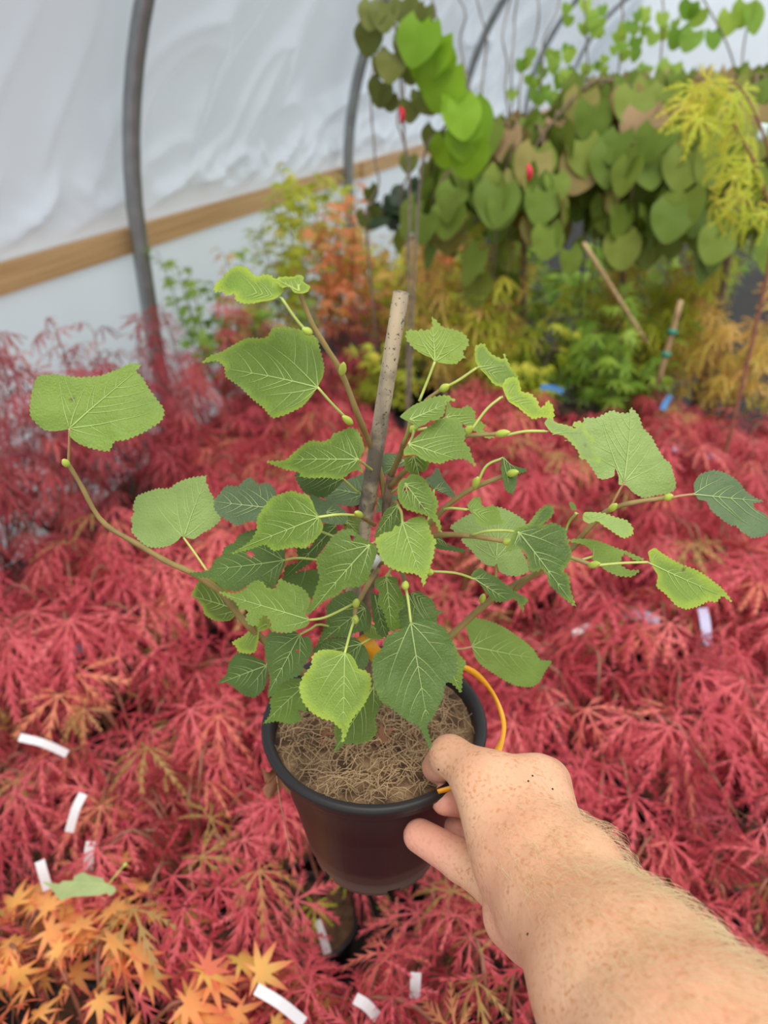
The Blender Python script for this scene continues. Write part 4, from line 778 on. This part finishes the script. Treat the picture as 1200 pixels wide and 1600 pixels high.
for i, pts in STALK.items():
    o, B = LEAFB[i]; P = np.vstack([[(B-LO)], [K(x, y, FC+q)-LO for x, y, q in pts]]); n = 10
    C = spline(P, n); mk('stalk', *tube(C, np.linspace(.00075, .00085, n), 6), M['red_petiole'] if i in (0, 41, 42, 51) else M['petiole'], o)
def bud(a, c, r=.0022):
    A, C = K(*a[:2], FC+a[2]), K(*c[:2], FC+c[2]); t = np.linspace(0, 1, 9); mk('bud', *tube(A+(C-A)*t[:, None], r*np.sin(PI*np.clip(t*.86+.12, 0, 1))**.8, 9), M['bud'], LIN, origin=LO)
for a, c in [((550,662,-.01),(535,650,-.018)), ((487,521,-.018),(472,513,-.022)), ((534,585,-.012),(537,566,-.02)), ((107,728,-.022),(98,718,-.026)), ((688,610,-.013),(702,601,-.018)), ((727,678,-.03),(737,666,-.036)), ((775,679,-.034),(797,675,-.04)), ((741,762,-.034),(747,745,-.04)), ((793,741,-.038),(810,737,-.046)), ((952,798,-.016),(964,787,-.022)), ((1038,779,-.022),(1052,774,-.026)), ((920,884,-.044),(938,880,-.05)), ((565,807,-.034),(555,800,-.042)), ((555,948,-.05),(558,936,-.054)), ((554,975,-.054),(556,960,-.05)), ((633,920,-.064),(634,908,-.066)), ((606,896,-.03),(608,912,-.036)), ((788,848,-.052),(798,845,-.058)), ((668,893,-.034),(676,895,-.04)), ((752,941,-.003),(756,928,-.008)), ((640,672,-.02),(652,668,-.026))]: bud(a, c)

# bamboo cane in the pot
A, C = K(627, 457, FC+.012), K(562, 862, FC+.012); C = A+(C-A)*1.62
e = empty('bamboo_cane', C, 0, 'weathered bamboo cane standing in the held pot beside the linden trunk', 'cane')
ax = (A-C)/np.linalg.norm(A-C); Lc = np.linalg.norm(A-C); tt = np.array([0, .15, .38, .384, .388, .392, .396, .6, .8, .9, 1.0]); rr = np.array([.0052, .0052, .0051, .0053, .0056, .0056, .0053, .0049, .0047, .0046, .0045])
sv, sf = tube(C+ax*Lc*tt[:, None], rr, 20, False)
# hollow end
top = A; ring = [tube([A-ax*.012, A-ax*.0001, A-ax*.00005, A-ax*.0004, A-ax*.012], [.0044, .0045, .0042, .0019, .0017], 20, True)]
mk('shaft', *join([(sv, sf)]+ring), M['bamboo'], e, origin=C)
# yellow loop label round the stem
M['yellow_tag'] = plain('yellow_orange_plastic', (.80, .36, .015), .38, .08, 30)
e = empty('loop_label', K(590, 1030, FC), 0, 'yellow-orange plastic loop label on the linden stem, running under the thumb', 'plant label'); lo = K(590, 1030, FC)
P = spline([K(566,992,FC-.016), K(580,1015,FC-.02), K(610,1042,FC-.01), K(660,1046,FC-.0), K(725,1043,FC+.005), K(762,1072,FC+.006), K(783,1112,FC-.006), K(787,1145,FC-.022), K(774,1180,FC-.05), K(745,1213,FC-.066), K(715,1228,FC-.0725), K(684,1237,FC-.074)], 60)
sd = spline([RT, RT, UP, UP, UP, UP, RT*.8+UP*.5, RT, RT, UP, UP, UP], 60)
wd = np.interp(np.linspace(0, 1, 60), [0, .1, .2, .35, .5, .66, .72, .8, .9, 1], [.009, .012, .008, .005, .0035, .003, .0055, .0055, .005, .004])
mk('strap', *ribbon(P, wd, sd, .0003), M['yellow_tag'], e, origin=lo)
# white tag glimpsed between the leaves
tag(mk('plant_label', *ribbon(spline([K(592,868,FC-.02), K(585,878,FC-.022), K(580,888,FC-.02)], 5), .006, RT, .0003), M['white_tag']), 'white label slip tucked beside the linden trunk', 'plant label')
# dry leaf caught on the pot
M['dry_leaf'] = plain('dry_brown_leaf', (.24, .09, .035), .7, .4, 90)
q = K(432, 1212, FC-.028); e = empty('dry_leaf', q, 0, 'dry brown curled leaf stuck to the left side of the held pot', 'dead leaf')
V, F, R = heart_leaf(.5); V = V.copy(); V[:, 2] += .25*np.sin(V[:, 0]*9)+.2*np.sin(V[:, 1]*13)
mk('blade', np.asarray([(v[0]-.4)*.024*RT+v[1]*.026*UP-v[2]*.02*FW for v in V]), F, M['dry_leaf'], e)
mk('stalk', *tube(spline([(0, 0, 0), tuple(K(440, 1265, FC-.03)-q), tuple(K(455, 1330, FC-.01)-q)], 8), .0004, 5), M['coir'], e)
# fallen green leaf lying on the maples at the lower left
fz = .60; fb = G(168, 1380, fz); e = empty('fallen_leaf', fb, 0, 'single pale green leaf fallen upside down on the orange and red maples', 'fallen leaf')
o, _ = linden_leaf(e, fb, 2, (0, 0), (0, 0), 0, PALE, .1, (0, .35, .9), .12, [(0, 0)], 1) if False else (None, None)
Z[12] = (0, 1300, 4)
Bp = G(0+680/4, 1300+325/4, fz)
o, _ = linden_leaf(e, fb, 12, (672, 325), (255, 310), 0, (.42, .53, .22), .1, (.05, .55, .85), .15, [(655,315),(645,290),(560,270),(520,252),(465,275),(450,305),(390,305),(360,325),(255,310),(310,350),(380,425),(450,405),(620,395),(665,380),(690,398),(725,370),(715,340)], 901, 'blade', Bp)
C = np.array([Bp-fb, G(740/4, 1300+250/4, fz+.01)-fb, G(790/4, 1300+195/4, fz+.02)-fb]); mk('stalk', *tube(spline(C, 8), [.0009]*6+[.0016, .002], 6), M['petiole'], o)

# ------------------------------------------------------------------ the person's arm and hand: one continuous skin
H = lambda px, py, d: D(px, py, d)
BONES = [  # a, ra, b, rb, blend
 (H(1100,1700,.300), .0470, H(985,1548,.352), .0430, .01), (H(985,1548,.352), .0430, H(868,1392,.420), .0320, .012),
 (H(868,1392,.420), .0320, H(840,1345,.437), .0285, .012), (H(880,1335,.430), .022, H(905,1350,.420), .022, .012),
 (H(848,1340,.437), .026, H(836,1226,.482), .0190, .010), (H(850,1330,.445), .022, H(850,1225,.500), .018, .010),
 (H(830,1340,.440), .028, H(790,1240,.475), .0230, .010), (H(800,1338,.446), .0240, H(756,1228,.476), .0190, .009),
 (H(762,1222,.476), .0178, H(703,1181,.502), .0128, .008), (H(703,1181,.502), .0128, H(683,1199,.524), .0106, .005),
 (H(838,1226,.490), .0170, H(806,1262,.542), .0115, .006), (H(806,1262,.542), .0115, H(696,1251,.516), .0098, .004),
 (H(848,1262,.500), .0160, H(800,1312,.556), .0115, .006), (H(800,1312,.556), .0115, H(716,1293,.534), .0100, .004),
 (H(840,1320,.480), .0170, H(790,1345,.540), .0115, .006), (H(790,1345,.540), .0115, H(738,1322,.545), .0100, .004),
 (H(812,1394,.452), .0165, H(778,1380,.463), .0150, .004), (H(778,1380,.463), .0150, H(722,1345,.490), .0130, .004), (H(722,1345,.490), .0130, H(656,1306,.512), .0112, .004),
 (H(805,1433,.440), .0185, H(842,1452,.428), .0190, .004), (H(842,1452,.428), .0190, H(885,1462,.405), .025, .010), (H(820,1385,.442), .022, H(850,1420,.425), .026, .01),
]
EL = H(1100,1700,.300); EL2 = EL+(EL-H(868,1392,.42))*.75; SH = EL2+np.array([0, 0, 0])+RT*.06-FW*.14+UP*.13
BONES += [(EL, .0470, EL2, .0460, .012), (EL2, .0460, SH, .0520, .012)]
def sdf_mesh(bones, h):
    pts = np.array([b[0] for b in bones]+[b[2] for b in bones]); lo = pts.min(0)-.062; hi = pts.max(0)+.062
    n = np.ceil((hi-lo)/h).astype(int)+1; X = [lo[i]+h*np.arange(n[i]) for i in range(3)]
    S = np.full(n, .05, np.float32)
    for a, ra, b, rb, k in bones:
        m = max(ra, rb)+.022; l2 = np.minimum(a, b)-m; h2 = np.maximum(a, b)+m
        i0 = np.maximum(0, np.floor((l2-lo)/h).astype(int)); i1 = np.minimum(n, np.ceil((h2-lo)/h).astype(int)+1)
        sl = tuple(slice(i0[i], i1[i]) for i in range(3)); g = np.stack(np.meshgrid(*[X[i][sl[i]] for i in range(3)], indexing='ij'), -1)
        ab = b-a; t = np.clip(((g-a)@ab)/(ab@ab), 0, 1); d = np.linalg.norm(g-(a+t[..., None]*ab), axis=-1)-(ra+(rb-ra)*t)
        s = S[sl]; hh = np.clip(.5+.5*(s-d)/k, 0, 1); S[sl] = s+(d-s)*hh-k*hh*(1-hh)
    # surface nets
    I = S < 0; c = np.stack([I[i:n[0]-1+i, j:n[1]-1+j, k:n[2]-1+k] for i in (0, 1) for j in (0, 1) for k in (0, 1)], 0); act = c.any(0) & ~c.all(0)
    idx = np.full(act.shape, -1, int); cells = np.argwhere(act); idx[act] = np.arange(len(cells))
    acc = np.zeros((len(cells), 3)); cnt = np.zeros(len(cells)); co = np.array([(i, j, k) for i in (0, 1) for j in (0, 1) for k in (0, 1)])
    val = np.stack([S[cells[:, 0]+o[0], cells[:, 1]+o[1], cells[:, 2]+o[2]] for o in co], 1)
    for p in range(8):
        for q in range(p+1, 8):
            if np.abs(co[p]-co[q]).sum() != 1: continue
            a, b = val[:, p], val[:, q]; m = (a < 0) != (b < 0); t = np.where(m, a/(a-b+1e-12), 0)
            acc[m] += (co[p]+t[:, None]*(co[q]-co[p]))[m]; cnt[m] += 1
    V = lo+h*(cells+acc/cnt[:, None]); F = []
    for ax in range(3):
        u, v = (ax+1) % 3, (ax+2) % 3; sh = [slice(0, n[i]-1) for i in range(3)]; A_ = I[tuple(sh)]; sh2 = list(sh); sh2[ax] = slice(1, n[ax]); B_ = I[tuple(sh2)]
        e_ = np.argwhere(A_ != B_); e_ = e_[(e_[:, u] > 0) & (e_[:, v] > 0)]
        du = np.eye(3, dtype=int)[u]; dv = np.eye(3, dtype=int)[v]
        quad = np.stack([idx[tuple((e_-du-dv).T)], idx[tuple((e_-dv).T)], idx[tuple(e_.T)], idx[tuple((e_-du).T)]], 1)
        fl_ = A_[tuple(e_.T)]; quad[~fl_] = quad[~fl_][:, ::-1]; F.append(quad[(quad >= 0).all(1)])
    return V, np.vstack(F)
SV, SF = sdf_mesh(BONES, .0016)
for _ in range(3):                                           # relax the voxel steps
    nb = np.zeros_like(SV); ct = np.zeros(len(SV))
    for i in range(4):
        a, b = SF[:, i], SF[:, (i+1) % 4]; np.add.at(nb, a, SV[b]); np.add.at(nb, b, SV[a]); np.add.at(ct, a, 1); np.add.at(ct, b, 1)
    SV = SV*.45+(nb/ct[:, None])*.55
def skin_mat():
    m, t, b, o = nt('freckled_skin'); f = noise_tex(t, 16, 4); fr = noise_tex(t, 400, 2, rough=.5); fr2 = noise_tex(t, 90, 3)
    c = ramp(t, f, [(.3, (.68, .34, .20)), (.55, (.75, .42, .255)), (.75, (.79, .48, .30))])
    k = ramp(t, fr, [(.50, (0, 0, 0)), (.66, (1, 1, 1))]); k2 = ramp(t, fr2, [(.36, (.12, .12, .12)), (.62, (.9, .9, .9))])
    ml = node(t, 'ShaderNodeMath', operation='MULTIPLY'); t.links.new(k, ml.inputs[0]); t.links.new(k2, ml.inputs[1])
    mx = node(t, 'ShaderNodeMix', data_type='RGBA'); t.links.new(ml.outputs[0], mx.inputs[0]); t.links.new(c, mx.inputs[6]); mx.inputs[7].default_value = (.58, .25, .11, 1)
    a = node(t, 'ShaderNodeAttribute', attribute_name='pink'); mx2 = node(t, 'ShaderNodeMix', data_type='RGBA'); t.links.new(a.outputs['Fac'], mx2.inputs[0]); t.links.new(mx.outputs[2], mx2.inputs[6]); mx2.inputs[7].default_value = (.72, .30, .24, 1)
    t.links.new(mx2.outputs[2], b.inputs['Base Color']); b.inputs['Roughness'].default_value = .5; b.inputs['Specular IOR Level'].default_value = .4
    b.inputs['Subsurface Weight'].default_value = .12; b.inputs['Subsurface Radius'].default_value = (1, .35, .2); b.inputs['Subsurface Scale'].default_value = .004
    vo = noise_tex(t, 380, 4); bump(t, b, vo, .35, .0007); return m
tips = [H(683,1199,.524), H(696,1251,.516), H(716,1293,.534), H(690,1325,.5), H(656,1306,.512)]
pink = np.zeros(len(SV))
for tp in tips: pink = np.maximum(pink, .75*np.exp(-(np.linalg.norm(SV-tp, axis=1)/.022)**2))
pink = np.maximum(pink, .45*np.exp(-(np.linalg.norm(SV-H(815,1440,.43), axis=1)/.03)**2))
AO = H(868,1392,.42)
ARM = mk('person', SV, SF, skin_mat(), None, None, True, {'pink': pink}, AO); ARM.location = tuple(AO)
tag(ARM, 'person\'s bare freckled right arm and hand holding the pot by its rim', 'person')
# golden hairs along the forearm
a0, a1 = H(845,1290,.45), H(1120,1720,.292); axd = (a1-a0)/np.linalg.norm(a1-a0)
fcn = SV[SF].mean(1); nrm_ = np.cross(SV[SF[:, 2]]-SV[SF[:, 0]], SV[SF[:, 3]]-SV[SF[:, 1]]); nrm_ /= np.linalg.norm(nrm_, axis=1)[:, None]+1e-12
if (nrm_@(UP)).dot((fcn-fcn.mean(0))@UP) < 0: nrm_ = -nrm_
tpos = (fcn-a0)@axd; hv = nrm_@(UP*.75+RT*.55-FW*.1)
cand = np.where((tpos > -.005) & (tpos < .22) & (hv > -.05))[0]; pick = rng.choice(cand, 4000); hairs = []
side = np.cross(axd, UP); side /= np.linalg.norm(side)
for i in pick:
    p, nn = fcn[i], nrm_[i]; dens = min(1, .25+tpos[i]/.05)
    if random.random() > dens: continue
    L = random.uniform(.007, .019)*min(1, .5+tpos[i]/.06); d = axd*random.uniform(.3, 1.0)+RT*random.uniform(-.1, .7)+UP*random.uniform(-.3, .2)+FW*random.uniform(-.2, .3); d -= nn*(d@nn)*.9; d /= np.linalg.norm(d)
    P = [p-nn*.0003, p+d*L*.35+nn*L*.22, p+d*L*.7+nn*L*.30, p+d*L+nn*L*.22*random.uniform(.3, 1.5)]
    hairs.append(tube(P, [.00009, .00009, .00007, .00003], 3, False))
hm, t_, b_, o_ = nt('golden_hair'); b_.inputs['Base Color'].default_value = (1.0, .90, .66, 1); b_.inputs['Roughness'].default_value = .35; b_.inputs['Transmission Weight'].default_value = .0
trh = hm.node_tree.nodes.new('ShaderNodeBsdfTranslucent'); trh.inputs[0].default_value = (1.0, .90, .66, 1); msh = hm.node_tree.nodes.new('ShaderNodeMixShader'); msh.inputs[0].default_value = .6
hm.node_tree.links.new(b_.outputs[0], msh.inputs[1]); hm.node_tree.links.new(trh.outputs[0], msh.inputs[2]); hm.node_tree.links.new(msh.outputs[0], o_.inputs[0])
tag(mk('arm_hair', *join(hairs), hm, ARM, origin=AO), 'fine golden arm hair', kind='stuff')
M['grit'] = plain('dark_soil_grit', (.02, .012, .01), .9)
gv = []
for px, py in ((835, 1207), (825, 1215), (867, 1229), (817, 1460), (680, 1205)):
    d = ray(px, py); d = d/np.linalg.norm(d); rel = SV-EYE; tt = rel@d; dist = np.linalg.norm(rel-tt[:, None]*d, axis=1); near = np.where(dist < .0025)[0]
    if len(near) == 0: continue
    p = SV[near[np.argmin(tt[near])]]; V, F = tube([p-UP*.0007, p-UP*.0004, p+UP*.0004, p+UP*.0007], [.0003, .0007, .0006, .0002], 6); gv.append((V, F))
tag(mk('soil_grit', *join(gv), M['grit'], ARM, origin=AO), 'specks of dark soil on the skin', kind='stuff')
